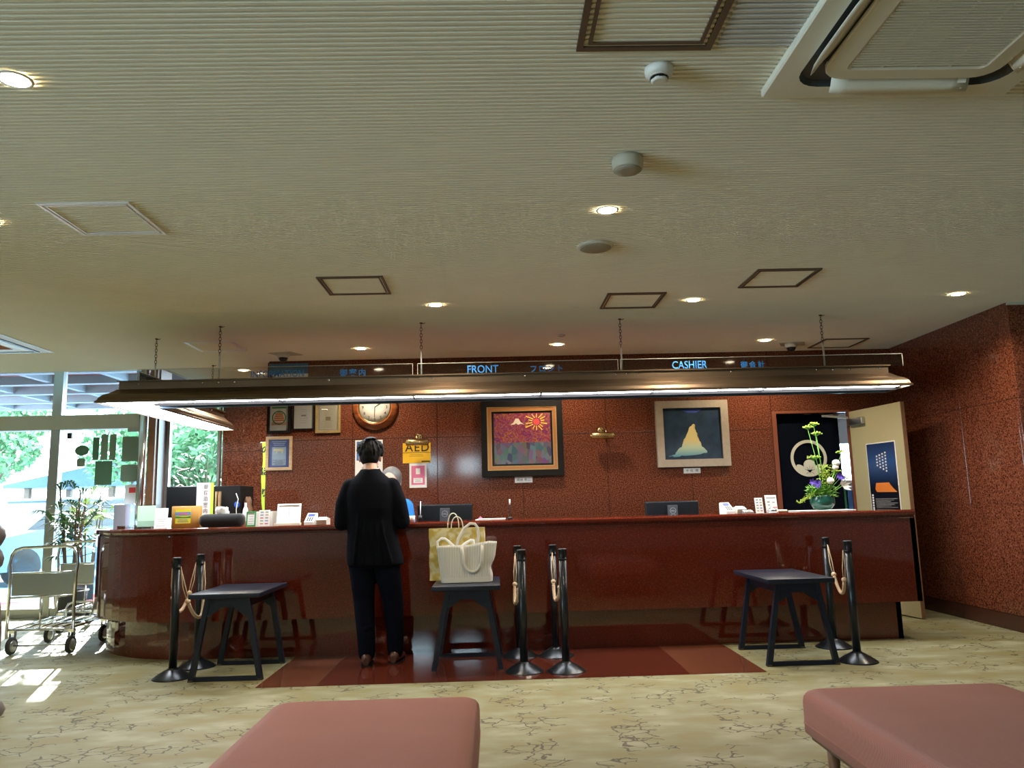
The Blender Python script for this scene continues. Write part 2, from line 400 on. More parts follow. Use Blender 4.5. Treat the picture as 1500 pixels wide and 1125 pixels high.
struct('ceiling', mb, G['ceiling'])

def slabs(mb, xs, zs, y0, y1, g=0.0022, skip=None):
    for i in range(len(xs)-1):
        for j in range(len(zs)-1):
            if skip and skip((xs[i]+xs[i+1])/2, (zs[j]+zs[j+1])/2): continue
            mb.rbox(xs[i]+g, xs[i+1]-g, y0, y1, zs[j]+g, zs[j+1]-g, r=0.0015, seg=1)
xs = [-2.36, -1.475, -0.59, 0.297, 1.19, 2.07, 2.955]
zs = [0.0, 0.055, 0.955, 1.855, 2.72]
mb = MB(); slabs(mb, xs, zs, WY, WY+0.03)
slabs(mb, [2.955, 3.79], [2.045, 2.72], WY, WY+0.03)
slabs(mb, [3.79, 4.29], zs, WY, WY+0.03)
mb.smooth = [False]*len(mb.smooth)
wb = struct('wall_back', mb, G['granite'])
mb = MB(); mb.box(-2.36, 2.955, WY+0.012, WY+0.06, 0, 2.72); mb.box(2.955, 3.79, WY+0.012, WY+0.06, 2.047, 2.72); mb.box(3.79, 4.6, WY+0.012, WY+0.06, 0, 2.72)
struct('wall_back', mb, mat('dark_joint', (0.02, 0.007, 0.005), 0.8))
# wall piece further back on the left
mb = MB(); slabs(mb, [-3.30, -2.72, -2.36], zs, 9.5, 9.53); mb.box(-3.30, -2.36, 9.515, 9.7, 0, 2.72)
mb.box(-2.39, -2.36, WY+0.07, 9.5, 0, 2.72)
mb.smooth = [False]*len(mb.smooth)
struct('wall_left_back', mb, G['granite'])
# right wall (runs towards the camera, then turns right)
mb = MB()
def slabs_x(mb, x, thick, ys, zs, g=0.0022):
    for i in range(len(ys)-1):
        for j in range(len(zs)-1):
            mb.rbox(x, x+thick, ys[i]+g, ys[i+1]-g, zs[j]+g, zs[j+1]-g, r=0.0015, seg=1)
zr = [0.13, 1.04, 1.90, 2.715]
slabs_x(mb, 4.29, 0.03, [6.21, 6.98, 7.75, 8.16], zr)
slabs(mb, [4.29, 5.2, 6.1, 7.0], zr, 6.18, 6.21)
mb.box(4.305, 7.0, 6.195, 8.4, 0, 2.715)
mb.smooth = [False]*len(mb.smooth)
struct('wall_right', mb, G['granite'])
mb = MB().box(4.31, 4.33, 6.19, 8.13, 0.0, 0.128).box(4.285, 7, 6.175, 6.19, 0.0, 0.128).box(4.285, 4.31, 6.175, 8.13, 0.0, 0.128)
struct('baseboard_right', mb, mat('dark_stone_skirting', (0.06, 0.022, 0.014), 0.25))
mb = MB().box(4.285, 7, 6.165, 6.18, 2.675, 2.70)
struct('trim_1', mb, G['beige'])
struct('wall_right_front', MB().box(7.0, 7.1, -6.2, 6.3, 0, 2.75), G['plain'])
struct('wall_left', MB().box(-8.1, -8.0, -6.2, GY+0.1, 2.65, 3.05).box(-8.1, -8.0, -6.2, GY+0.1, 0, 0.12).box(-8.1, -8.0, -6.2, -5.6, 0.12, 2.65).box(-8.1, -8.0, 0.6, GY+0.1, 0.12, 2.65), G['plain'])
mb = MB()
for i in range(6): y = -5.6+i*6.2/5; mb.box(-8.07, -8.02, y-0.04, y+0.04, 0.12, 2.65)
wl_ = struct('window_4', mb, G['winframe'])  # out-of-view glazing added to bring more daylight in from the left
obj('pane', MB().box(-8.05, -8.045, -5.6, 0.6, 0.12, 2.65), G['glass'], wl_)
# rear wall behind the camera with two high windows
W1, W2, W3, W4, WZ0, WZ1 = -2.15, -1.5, -1.05, -0.40, 2.0, 2.5
mb = MB().box(-9, W1, -6.15, -6.0, 0, 2.75).box(W2, W3, -6.15, -6.0, 0, 2.75).box(W4, 7, -6.15, -6.0, 0, 2.75)
mb.box(W1, W2, -6.15, -6.0, 0, WZ0).box(W3, W4, -6.15, -6.0, 0, WZ0).box(W1, W2, -6.15, -6.0, WZ1, 2.75).box(W3, W4, -6.15, -6.0, WZ1, 2.75)
struct('wall_rear', mb, G['plain'])
for k, (a, b) in enumerate(((W1, W2), (W3, W4))):
    mb = MB().box(a, a+0.03, -6.1, -6.02, WZ0, WZ1).box(b-0.03, b, -6.1, -6.02, WZ0, WZ1).box(a, b, -6.1, -6.02, WZ0, WZ0+0.03).box(a, b, -6.1, -6.02, WZ1-0.03, WZ1)
    wn = struct('window_%d' % (5+k), mb, G['winframe'])
    obj('pane', MB().box(a, b, -6.065, -6.06, WZ0, WZ1), G['glass'], wn)

# floor inlay of polished stone in front of the counter
mb = MB().box(-1.19, 1.27, 5.34, 6.42, 0.0, 0.004); struct('floor_inlay', mb, G['tile_red'])
mb = MB().box(1.272, 1.78, 5.34, 6.42, 0.0, 0.004).box(-1.59, -1.192, 5.34, 6.42, 0.0, 0.004); struct('floor_inlay', mb, G['tile_brown'])

# doorway frame
mb = MB().box(2.955, 3.0, WY-0.02, WY+0.05, 0, 2.045).box(3.0, 3.79, WY-0.02, WY+0.05, 2.02, 2.045).box(3.765, 3.79, WY-0.02, WY+0.02, 0, 2.02)
struct('trim_2', mb, mat('red_brown_door_frame', (0.20, 0.06, 0.03), 0.35))
# room seen through the doorway beyond the curtain
mb = MB().box(2.6, 4.3, 10.6, 10.7, 0, 2.7).box(5.3, 5.7, 10.6, 10.7, 0, 2.7).box(4.3, 5.3, 10.6, 10.7, 0, 1.35).box(4.3, 5.3, 10.6, 10.7, 1.85, 2.7).box(5.6, 5.7, 8.4, 10.7, 0, 2.7).box(2.5, 2.6, 8.4, 10.7, 0, 2.7).box(2.5, 5.7, 8.2, 10.7, 2.7, 2.75)
struct('wall_office', mb, G['plaster_out'])
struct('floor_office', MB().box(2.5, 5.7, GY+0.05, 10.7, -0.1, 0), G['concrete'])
sh = thing('office_shelf', 'pale office shelf with files glimpsed between dark curtain and open door', 'shelf', (4.4, 10.3, 0))
mb = MB()
for z in (0.0, 0.45, 0.9, 1.3): mb.box(4.1, 5.1, 10.1, 10.5, z, z+0.03)
mb.box(4.08, 4.1, 10.1, 10.5, 0, 1.33); mb.box(5.1, 5.12, 10.1, 10.5, 0, 1.33)
obj('shelf_frame', mb, G['alu'], sh)
for z in (0.48, 0.93):
    for i in range(8): x = 4.3+i*0.08; obj('file', MB().box(x, x+0.06, 10.15, 10.4, z, z+0.28), G['bluep'] if i % 3 else G['green'], sh)

# ---------------------------------------------------------------- cream door, open
dr = thing('door_1', 'cream painted door standing open, seen right of the dark curtain', 'door', (3.775, 8.10, 0))
del dr['category']; del dr['label']; dr['kind'] = 'structure'
DA = Matrix.Translation((3.775, 8.10, 0)) @ Matrix.Rotation(math.radians(-81.5), 4, 'Z')
obj('panel', MB().box(0, 0.83, 0, 0.036, 0.01, 2.02).xform(DA), G['doorpaint'], dr)
obj('edge_strip', MB().box(0.83, 0.836, -0.001, 0.037, 0.01, 2.02).xform(DA), G['wood_mid'], dr)
obj('door_closer', MB().rbox(0.03, 0.27, -0.045, 0, 1.87, 1.94, r=0.008).xform(DA), G['alu'], dr)
obj('closer_arm', MB().bar((0.06, -0.05, 1.95), (-0.02, -0.30, 1.98), 0.02, 0.008).bar((-0.02, -0.30, 1.98), (-0.10, -0.06, 2.0), 0.02, 0.008).xform(DA), G['alu'], dr)
pst = thing('poster', 'tall dark blue night poster with white vertical writing taped to the open cream door', 'poster', (3.86, 7.6, 1.0))
obj('sheet', MB().box(0.245, 0.70, -0.003, -0.0005, 0.93, 1.66).xform(DA), G['paper'], pst)
def night_mat():
    m, n, l, b = new_mat('night_sky_print'); tc = n.new('ShaderNodeTexCoord')
    sx = n.new('ShaderNodeSeparateXYZ'); l.new(tc.outputs['Generated'], sx.inputs[0])
    cr = n.new('ShaderNodeValToRGB'); e = cr.color_ramp.elements; e.new(0.3); e.new(0.45); e.new(0.8)
    for i, (p, c) in enumerate([(0.0, (0.004, 0.006, 0.012)), (0.34, (0.006, 0.008, 0.016)), (0.5, (0.010, 0.03, 0.09)), (0.72, (0.02, 0.07, 0.22)), (1.0, (0.01, 0.025, 0.09))]):
        if i >= len(e): e.new(p)
        e[i].position = p; e[i].color = (*c, 1)
    l.new(sx.outputs[2], cr.inputs[0]); l.new(cr.outputs[0], b.inputs['Base Color']); b.inputs['Roughness'].default_value = 0.3
    return m
obj('print', MB().box(0.255, 0.69, -0.0045, -0.003, 0.98, 1.65).xform(DA), night_mat(), pst)
obj('golden_glow', MB().prism([(0.36, 1.17), (0.67, 1.165), (0.62, 1.20), (0.58, 1.235), (0.56, 1.26), (0.36, 1.26), (0.34, 1.20)], -0.0060, -0.0046).xform(DA), G['orange'], pst)
for c in range(4):
    mb = MB()
    for r in range(7-c):
        mb.box(0.53-c*0.045, 0.55-c*0.045, -0.0056, -0.0046, 1.545-r*0.03-c*0.01, 1.560-r*0.03-c*0.01)
    obj('writing_column', mb.xform(DA), G['paper'], pst)
mb = MB()
for r in range(6): mb.box(0.275, 0.300, -0.0056, -0.0046, 1.13-r*0.025, 1.148-r*0.025)
obj('title_writing', mb.xform(DA), G['paper'], pst)
mb = MB()
for r in range(7): mb.box(0.33, 0.66-(r % 3)*0.05, -0.0056, -0.0046, 1.10-r*0.014, 1.105-r*0.014)
obj('small_print', mb.xform(DA), G['inkgrey'], pst)

# ---------------------------------------------------------------- dark curtain with crest
cu = thing('door_curtain', 'dark navy split doorway curtain with a white plum crest in a ring', 'curtain', (3.36, WY+0.06, 0.2))
def cloth(x0, x1, z0, z1, y, n=40, amp=0.012):
    mb = MB(); top = []; bot = []
    for i in range(n+1):
        x = x0+(x1-x0)*i/n; yy = y+amp*math.sin(i*0.8)+amp*0.5*math.sin(i*0.37+1)
        top.append((x, yy, z1)); bot.append((x, yy, z0))
    mb.rings([bot, top], False, True, closed=False); return mb
for a, b, dy in ((3.002, 3.340, 0.0), (3.336, 3.70, 0.006)):
    obj('cloth_panel', cloth(a, b, 0.02, 2.03, WY+0.07+dy, n=18, amp=0.004), G['navycloth'], cu)
obj('curtain_rod', MB().tube([(2.99, WY+0.085, 2.02), (3.775, WY+0.085, 2.02)], 0.01), G['wood_dark'], cu)
mb = MB(); cx, cz = 3.345, 1.545; n = 40
for i in range(n):
    a0, a1 = 2*PI*i/n, 2*PI*(i+1)/n
    q = [(cx+r*math.cos(a), cz+r*math.sin(a)) for r, a in ((0.163, a0), (0.195, a0), (0.195, a1), (0.163, a1))]
    mb.prism(q, WY+0.062, WY+0.060)
def petal(mb, cx, cz, rx, rz, ang, y0, y1):
    q = []
    for i in range(18):
        a = 2*PI*i/18; x, z = rx*math.cos(a), rz*math.sin(a)
        q.append((cx+x*math.cos(ang)-z*math.sin(ang), cz+x*math.sin(ang)+z*math.cos(ang)))
    mb.prism(q, y0, y1)
petal(mb, 3.345, 1.475, 0.062, 0.055, 0, WY+0.060, WY+0.057)
petal(mb, 3.265, 1.435, 0.030, 0.068, 0.95, WY+0.061, WY+0.058)
petal(mb, 3.425, 1.435, 0.030, 0.068, -0.95, WY+0.061, WY+0.058)
petal(mb, 3.30, 1.39, 0.055, 0.030, -0.5, WY+0.0615, WY+0.0585)
petal(mb, 3.39, 1.39, 0.055, 0.030, 0.5, WY+0.0615, WY+0.0585)
obj('crest', mb, G['crest'], cu, label='white plum crest in a ring')
mb = MB()
for a in (0.3, 0.9, 1.57, 2.2, 2.8, -0.6, -2.5):
    mb.bar((3.345, WY+0.0565, 1.41), (3.345+0.055*math.cos(a), WY+0.0565, 1.41+0.055*math.sin(a)), 0.003, 0.001)
obj('crest_lines', mb, G['navycloth'], cu)

# ================================================================ COUNTER
RC = Vector((-2.35, 7.57, 0)); YEND = 8.75; XEND = 3.385
def cpath(off):   # outline at inward offset from the outer face, from right end round to the far left end
    R0 = 1.29-off
    pts = [(XEND, 6.28+off), (-2.35, 6.28+off)]
    for i in range(1, 21):
        a = -PI/2 - (PI/2)*i/20
        pts.append((RC.x+R0*math.cos(a), RC.y+R0*math.sin(a)))
    pts.append((-3.64+off, YEND)); return pts
def band(mb, o0, o1, z0, z1, prof=None):
    a, b = cpath(o0), cpath(o1)
    rg = [[(*p, z0) for p in a], [(*p, z1) for p in a], [(*p, z1) for p in b], [(*p, z0) for p in b]]
    rg = list(map(list, zip(*rg)))
    return mb.rings(rg, True, False)
ctr = thing('reception_counter', 'long dark red polished stone reception counter with a rounded left end', 'counter', (0.2, 6.6, 0))
mb = band(MB(), 0.12, 0.16, 0.0, 0.30); mb.box(XEND-0.16, XEND-0.12, 6.40, 6.95, 0.0, 0.30); mb.v = [(min(v[0], XEND-0.12), v[1], v[2]) for v in mb.v]
obj('plinth', mb, G['counter'], ctr)
mb = band(MB(), 0.0, 0.05, 0.30, 0.955); mb.box(XEND-0.04, XEND, 6.28, 6.93, 0.30, 0.955); band(mb, 0.05, 0.2, 0.30, 0.32)
obj('front_panel', mb, G['counter'], ctr)
mb = MB()
prof = [(0.0, 0.957), (0.0, 0.963), (0.008, 0.966), (0.008, 0.972), (-0.010, 0.978), (-0.016, 0.990), (-0.016, 1.006), (-0.010, 1.016), (0.002, 1.02), (0.66, 1.02), (0.66, 0.957)]
cols = [cpath(o) for o, z in prof]
rg = [[(*cols[k][i], prof[k][1]) for k in range(len(prof))] for i in range(len(cols[0]))]
mb.rings(rg, True, False); obj('countertop', mb, G['counter'], ctr)
mb = band(MB(), 0.60, 0.64, 0.0, 0.955); obj('back_panel', mb, G['wood_dark'], ctr)
# low work desk behind the counter
dk = thing('work_desk', 'low brown desk behind the counter carrying the monitors', 'desk', (0.2, 7.25, 0))
obj('desktop', MB().rbox(-2.3, 3.0, 6.96, 7.6, 0.70, 0.73, r=0.005), G['wood_mid'], dk)
for x in (-2.25, -0.9, 0.3, 1.6, 2.95):
    for y in (7.0, 7.55): obj('leg', MB().box(x-0.02, x+0.02, y-0.02, y+0.02, 0, 0.70), G['wood_dark'], dk)

# ================================================================ HANGING LIGHT CANOPY
cn = thing('hanging_light_canopy', 'long bronze light canopy hung on chains over the counter, lit underside', 'light', (0.2, 6.45, 2.05))
XA, XR, YC, YE = -2.96, 3.23, 6.45, 8.40
def outl(d, z):
    return [(XA-d, YC-d, z), (XR+d, YC-d, z), (XR+d, YC+d, z), (-3.0+0.62*d, YC+d, z), (-3.0+0.62*d, YE+d, z), (XA-d, YE+d, z)]
prof = [(0.115, 2.245), (0.115, 2.235), (0.100, 2.233), (0.100, 2.175), (0.112, 2.172), (0.125, 2.160), (0.150, 2.140), (0.185, 2.122), (0.208, 2.098), (0.218, 2.072), (0.230, 2.066), (0.230, 2.052), (0.213, 2.050), (0.213, 2.068)]
mb = MB(); mb.rings([outl(d, z) for d, z in prof], False, False)
t = outl(0.115, 2.245); mb.add(t, [(0, 1, 2, 3, 4, 5)][0:1]); obj('canopy_shell', mb, G['bronze'], cn)
mb = MB()
def strip(x0, x1, y0, y1): mb.box(x0, x1, y0, y1, 2.066, 2.074)
g = 0.008; X0 = XA-0.20
cuts = [-2.87, -1.75, -0.65, 0.40, 1.33, 2.26, 3.42]
for i in range(6): strip(cuts[i]+g, cuts[i+1]-g, YC-0.212, YC-0.02)
strip(X0, -2.875, YC-0.212, 7.35); strip(X0, -2.875, 7.36, YE+0.20)
obj('diffuser', mb, G['diffuser'], cn, label='glowing white diffuser')
mb = MB()
mb.box(-2.85, XR+0.22, YC+0.195, YC+0.215, 2.050, 2.075)
mb.box(-2.85, XR+0.22, YC-0.015, YC+0.195, 2.068, 2.075)
obj('added_light_baffle', MB().box(-2.80, XR+0.2, YC-0.017, YC-0.012, 2.043, 2.075), G['blackm'], cn)  # fin added to block the diffuser's reflection in the back wall
for c in cuts[1:-1]: mb.box(c-g, c+g, YC-0.214, YC-0.02, 2.056, 2.066)
mb.box(X0-0.012, X0, YC-0.2, YE+0.2, 2.056, 2.062)
obj('inner_rail', mb, mat('blue_grey_rail', (0.10, 0.16, 0.24), 0.35, metal=0.5), cn)
for x in (-2.90, -2.38, -2.25, -2.12, -1.35, -0.70, -0.60, -0.50, 0.27, 1.03, 1.12, 1.21, 2.0, 2.72, 2.86, 3.00, 3.26):
    mb = MB().lathe([(0.009, 0), (0.009, 0.003), (0.005, 0.007)], (x, YC-0.100, 2.215), 10, 'Y'); obj('bolt', mb, G['chrome'], cn)
for y in (7.9, 8.0, 8.1): obj('bolt', MB().lathe([(0.009, 0), (0.009, 0.003), (0.005, 0.007)], (-2.938, y, 2.21), 10, 'X'), G['chrome'], cn)
# acrylic sign boards standing on the canopy
def board(x0, x1, label, words, y=YC-0.03):
    t = thing('hanging_sign', label, 'sign', ((x0+x1)/2, y, 2.25))
    obj('acrylic_plate', MB().box(x0, x1, y, y+0.008, 2.246, 2.352), G['acrylic'], t)
    mbe = MB().box(x0, x1, y-0.0004, y+0.0084, 2.350, 2.3535).box(x0-0.001, x0+0.003, y-0.0004, y+0.0084, 2.246, 2.352).box(x1-0.003, x1+0.001, y-0.0004, y+0.0084, 2.246, 2.352)
    obj('plate_edge', mbe, G['offwhite'], t)
    for s, x, z, sz, sxx, ls, bold in words:
        obj('lettering', text_mesh(s, sz, (x, y-0.0015, z), sx=sxx, ls=ls, bold=bold), G['blue_text'], t)
board(-2.95, -0.665, 'clear acrylic sign reading INFORMATION above the left of the light canopy', [('INFORMATION', -2.015, 2.262, 0.082, 0.80, 1.0, 0.0004), ('御案内', -1.275, 2.262, 0.066, 1.0, 1.35, 0.001)])
board(-0.625, 1.065, 'clear acrylic sign reading FRONT above the middle of the light canopy', [('FRONT', -0.212, 2.262, 0.092, 0.88, 1.0, 0.0006), ('フロント', 0.315, 2.262, 0.066, 1.0, 1.25, 0.001)])
board(1.085, 3.50, 'clear acrylic sign reading CASHIER above the right of the light canopy', [('CASHIER', 1.520, 2.262, 0.092, 0.83, 1.0, 0.0006), ('御会計', 2.105, 2.262, 0.060, 1.0, 1.45, 0.001)])
t = thing('acrylic_board', 'blank clear acrylic board along the left arm of the light canopy', 'sign', (-2.98, 7.4, 2.25))
obj('acrylic_plate', MB().box(-2.984, -2.976, 6.52, 8.4, 2.246, 2.352), G['acrylic'], t)
obj('plate_edge', MB().box(-2.985, -2.975, 6.52, 8.4, 2.350, 2.354).box(-2.985, -2.975, 6.518, 6.524, 2.246, 2.352), G['offwhite'], t)
def link(mb, c, a, L=0.034, wd=0.020, r=0.0026):
    pts = []
    for i in range(12):
        t = 2*PI*i/12; u = wd/2*math.cos(t); v = L/2*math.sin(t)
        pts.append((c[0]+u*math.cos(a), c[1]+u*math.sin(a), c[2]+v))
    mb.tube(pts, r, 5, closed=True)
for k, (x, y, lab) in enumerate([(-3.02, 6.92, 'front chain holding the left arm of the light canopy, over the luggage carts'), (-2.30, 6.49, 'chain holding the light canopy just left of the INFORMATION sign'), (-3.00, 8.28, 'short far chain at the back end of the left canopy arm'),
                            (-0.60, 6.50, 'chain between the INFORMATION and FRONT signs'), (1.11, 6.50, 'chain between the FRONT and CASHIER signs'), (2.86, 6.50, 'chain at the right above the CASHIER sign')]):
    t = thing('hanging_chain', lab, 'chain', (x, y, 2.245))
    mb = MB(); z = 2.46; i = 0
    while z < 2.69: link(mb, (x, y, z), 0 if i % 2 else PI/2); z += 0.026; i += 1
    obj('links', mb, G['bronzed'], t)
    obj('rod', MB().box(x-0.006, x+0.006, y-0.006, y+0.006, 2.215, 2.45), G['alu'], t)
    obj('ceiling_hook', MB().lathe([(0.014, 2.70), (0.014, 2.695), (0.005, 2.688)], (x, y, 0), 10).tube([(x, y, 2.69), (x+0.02, y, 2.692), (x+0.035, y, 2.699)], 0.003, 6), G['bronzed'], t)

for o_ in [x for x in bpy.data.objects if x.type == 'EMPTY' and x.name.split('.')[0] in ('hanging_light_canopy', 'hanging_sign', 'acrylic_board')]: o_.location.z -= 0.022
# ================================================================ CEILING FITTINGS
def downlight(x, y, lab):
    t = thing('downlight', lab, 'light', (x, y, H), 'recessed ceiling downlights')
    obj('trim_ring', MB().rings([[(x+r*math.cos(2*PI*i/28), y+r*math.sin(2*PI*i/28), z) for i in range(28)] for r, z in ((0.062, H-0.001), (0.060, H-0.005), (0.050, H-0.005), (0.048, H-0.002))], False), G['white'], t)
    obj('lens', MB().lathe([(0.049, H-0.0025), (0.049, H-0.0035), (0.02, H-0.004)], (x, y, 0), 28), G['lamp'], t, label='warm glowing lens')
    l = bpy.data.lights.new('downlight_lamp', 'SPOT'); l.energy = 32; l.spot_size = math.radians(150); l.spot_blend = 0.6; l.color = (1.0, 0.84, 0.62); l.shadow_soft_size = 0.045
    o = bpy.data.objects.new('downlight_lamp', l); COL.objects.link(o); o.parent = t; o.location = (0, 0, -0.02)
for x, y, lab in [(0.64, 3.97, 'downlight between the round speaker and the ceiling detectors'), (-0.43, 5.90, 'downlight in front of the chain between INFORMATION and FRONT signs'),
    (1.60, 5.90, 'downlight between the two middle right access panels'), (3.70, 5.87, 'downlight nearest the right stone wall'),
    (-1.29, 7.53, 'downlight right of the left dome camera, above the INFORMATION sign'), (0.66, 7.53, 'downlight above the FRONT sign beside the small sensor'),
    (2.74, 7.53, 'downlight left of the right dome camera'), (-1.69, 2.62, 'big near downlight cut by the upper left edge of the photo'),
    (-2.66, 3.99, 'downlight at the left edge beside the white framed access panel'), (-2.78, 8.61, 'farthest downlight at the left, behind the INFORMATION sign')]:
    downlight(x, y, lab)
def hatch(x, y, s, m, lab, wd=0.018, dep=0.008, inner=True):
    t = thing('access_panel', lab, 'panel', (x, y, H), 'square ceiling access panels')
    h = s/2; mb = MB()
    for a, b in ((h, h-wd), (h-wd*1.7, h-wd*2.3)):
        mb.box(x-a, x+a, y-a, y-b, H-dep, H+0.005).box(x-a, x+a, y+b, y+a, H-dep, H+0.005).box(x-a, x-b, y-b, y+b, H-dep, H+0.005).box(x+b, x+a, y-b, y+b, H-dep, H+0.005)
    obj('frame', mb, m, t)
    mb = MB(); ribs(mb, x-h+wd*1.2, x+h-wd*1.2, y-h+wd*1.2, y+h-wd*1.2, H-0.003); obj('lid', mb, G['ceiling'], t)
framew = mat('white_aluminium_frame', (0.86, 0.87, 0.90), 0.3)
frameb = mat('brown_panel_frame', (0.13, 0.09, 0.06), 0.5, metal=0.2)
hatch(-2.04, 3.985, 0.46, framew, 'white framed ceiling access panel at the left', 0.016)
hatch(-0.955, 5.33, 0.45, frameb, 'brown framed access panel left of the centre downlights', 0.014)
hatch(1.11, 5.89, 0.45, frameb, 'brown framed access panel above the FRONT to CASHIER chain', 0.014)
hatch(2.07, 5.34, 0.45, frameb, 'brown framed access panel above the CASHIER sign', 0.014)
hatch(3.57, 7.76, 0.45, frameb, 'farthest right access panel, beside the right dome camera', 0.010)
hatch(0.55, 2.24, 0.47, frameb, 'near access panel cut by the top edge, beside the air conditioner', 0.022)
hatch(-2.62, 7.30, 0.44, framew, 'far left access panel near the left dome camera', 0.010)
mb = MB(); ribs(mb, 0.80, 1.07, 1.6, 2.46, H-0.004); 
tag(obj('ceiling_tile', mb, G['ceiling_light'], org=(0.93, 2.0, H-0.004)), 'paler grey ribbed ceiling tile between access panel and air conditioner', 'ceiling tile')
# smoke detectors, speaker, sensor
t = thing('smoke_detector', 'white ceiling smoke detector nearest the top of the photo', 'detector', (0.63, 2.60, H))
obj('base', MB().lathe([(0.052, 0), (0.052, -0.012), (0.050, -0.022), (0.040, -0.034)], (0.63, 2.60, H), 28), G['white'], t)
mb = MB()
for i in range(6):
    a = i*PI/3; mb.box(-0.008, 0.008, -0.032, -0.026, -0.046, -0.034, M=Matrix.Translation((0.63, 2.60, H)) @ Matrix.Rotation(a, 4, 'Z'))
mb.lathe([(0.026, -0.030), (0.026, -0.044)], (0.63, 2.60, H), 20); obj('vents', mb, G['black'], t)
obj('cap', MB().lathe([(0.031, -0.044), (0.031, -0.048), (0.024, -0.054)], (0.63, 2.60, H), 24).lathe([(0.042, -0.032), (0.036, -0.037), (0.0305, -0.037), (0.0305, -0.033)], (0.63, 2.60, H), 24), G['white'], t)
t = thing('ceiling_sensor', 'larger beige drum shaped ceiling sensor above the single downlight', 'sensor', (0.64, 3.34, H))
obj('housing', MB().lathe([(0.070, 0), (0.072, -0.02), (0.070, -0.05), (0.066, -0.058)], (0.64, 3.34, H), 32), G['beige'], t)
obj('grille', MB().lathe([(0.062, -0.058), (0.060, -0.063), (0.03, -0.064)], (0.64, 3.34, H), 32), mat('grey_grille', (0.36, 0.34, 0.28), 0.6), t)
t = thing('ceiling_speaker', 'flat round beige ceiling speaker beyond the single downlight', 'speaker', (0.65, 4.56, H))
obj('rim', MB().lathe([(0.112, 0), (0.112, -0.006), (0.100, -0.016)], (0.65, 4.56, H), 36), G['offwhite'], t)
obj('grille', MB().lathe([(0.096, -0.016), (0.09, -0.020), (0.04, -0.021)], (0.65, 4.56, H), 36), mat('speaker_cloth', (0.33, 0.31, 0.25), 0.8), t)
tag(obj('ceiling_sensor', MB().lathe([(0.035, 0), (0.035, -0.006), (0.02, -0.014)], (0.66, 7.12, H), 20).xform(Matrix.Identity(4)), G['beige'], org=(0.66, 7.12, H)), 'tiny flat sensor above the downlight over the FRONT sign', 'sensor')
def dome(x, y, lab):
    t = thing('dome_camera', lab, 'camera', (x, y, H), 'ceiling dome cameras')
    obj('base', MB().lathe([(0.060, 0), (0.060, -0.03), (0.056, -0.045)], (x, y, H), 28), G['offwhite'], t)
    obj('dome', MB().sphere((x, y, H-0.045), 0.045, (1, 1, 0.95), 24, 12), G['black'], t)
    obj('mount_plate', MB().prism([(x-0.14, y-0.05), (x+0.10, y-0.10), (x+0.18, y+0.08), (x-0.06, y+0.12)], H-0.006, H, 'Z'), G['beige'], t)
dome(-2.10, 7.72, 'dome camera above the INFORMATION sign at the left'); dome(3.07, 7.73, 'dome camera above the right end of the CASHIER sign')
# wood ceiling coffer at the far left
t = thing('ceiling_coffer', 'brown wood ceiling panel in white and black frame at the far left edge', 'ceiling panel', (-5.2, 6.6, H))
mb = MB(); X1, Y1 = -4.21, 7.43
def fr(mb, x0, x1, y0, y1, w_, z0, z1):
    mb.box(x0, x1, y0, y0+w_, z0, z1).box(x0, x1, y1-w_, y1, z0, z1).box(x0, x0+w_, y0+w_, y1-w_, z0, z1).box(x1-w_, x1, y0+w_, y1-w_, z0, z1); return mb
obj('outer_border', fr(MB(), -6.2, X1, 5.4, Y1, 0.11, H-0.004, H), G['offwhite'], t)
obj('black_trim', fr(MB(), -6.09, X1-0.11, 5.51, Y1-0.05, 0.035, H-0.010, H), G['black'], t)
obj('white_frame', fr(MB(), -6.055, X1-0.145, 5.545, Y1-0.085, 0.13, H-0.006, H), G['white'], t)
obj('wood_panel', MB().box(-5.93, X1-0.27, 5.67, Y1-0.21, H-0.009, H), mat('matte_orange_brown_wood', (0.30, 0.12, 0.04), 0.85, spec=0.1, noise=0.2, nscale=6), t)

# ---------------------------------------------------------------- ceiling air conditioner
ac = thing('air_conditioner', 'white ceiling cassette air conditioner at the upper right', 'air conditioner', (1.54, 2.30, H))
ax0, ax1, ay0, ay1 = 1.06, 2.02, 1.81, 2.77
acm = mat('air_conditioner_plastic', (0.80, 0.79, 0.68), 0.4)
mb = MB()
def rect(x0, x1, y0, y1, z, r=0.0, n=5):
    if r <= 0: return [(x0, y0, z), (x1, y0, z), (x1, y1, z), (x0, y1, z)]
    pts = []
    for (cx_, cy_, a0) in ((x0+r, y0+r, PI), (x1-r, y0+r, 1.5*PI), (x1-r, y1-r, 0), (x0+r, y1-r, 0.5*PI)):
        for i in range(n+1): a = a0+PI/2*i/n; pts.append((cx_+r*math.cos(a), cy_+r*math.sin(a), z))
    return pts
def R4(i, z, r): return rect(ax0+i, ax1-i, ay0+i, ay1-i, z, r)
mb.rings([R4(0, H, 0.012), R4(0, H-0.022, 0.012), R4(0.006, H-0.028, 0.012), R4(0.085, H-0.030, 0.10)], False, False)
obj('panel_frame', mb, acm, ac)
mb = MB(); mb.rings([R4(0.085, H-0.030, 0.10), R4(0.095, H-0.010, 0.10), R4(0.15, H-0.008, 0.10), R4(0.155, H-0.030, 0.10)], False, False)
obj('air_slot', mb, G['dark'], ac)
mb = MB(); mb.rings([R4(0.155, H-0.010, 0.09), R4(0.155, H-0.038, 0.09), R4(0.160, H-0.044, 0.085), R4(0.225, H-0.048, 0.03), R4(0.235, H-0.044, 0.02), R4(0.235, H-0.03, 0.02)], False, False)
obj('grille_frame', mb, acm, ac)
mb = MB(); y = ay0+0.24
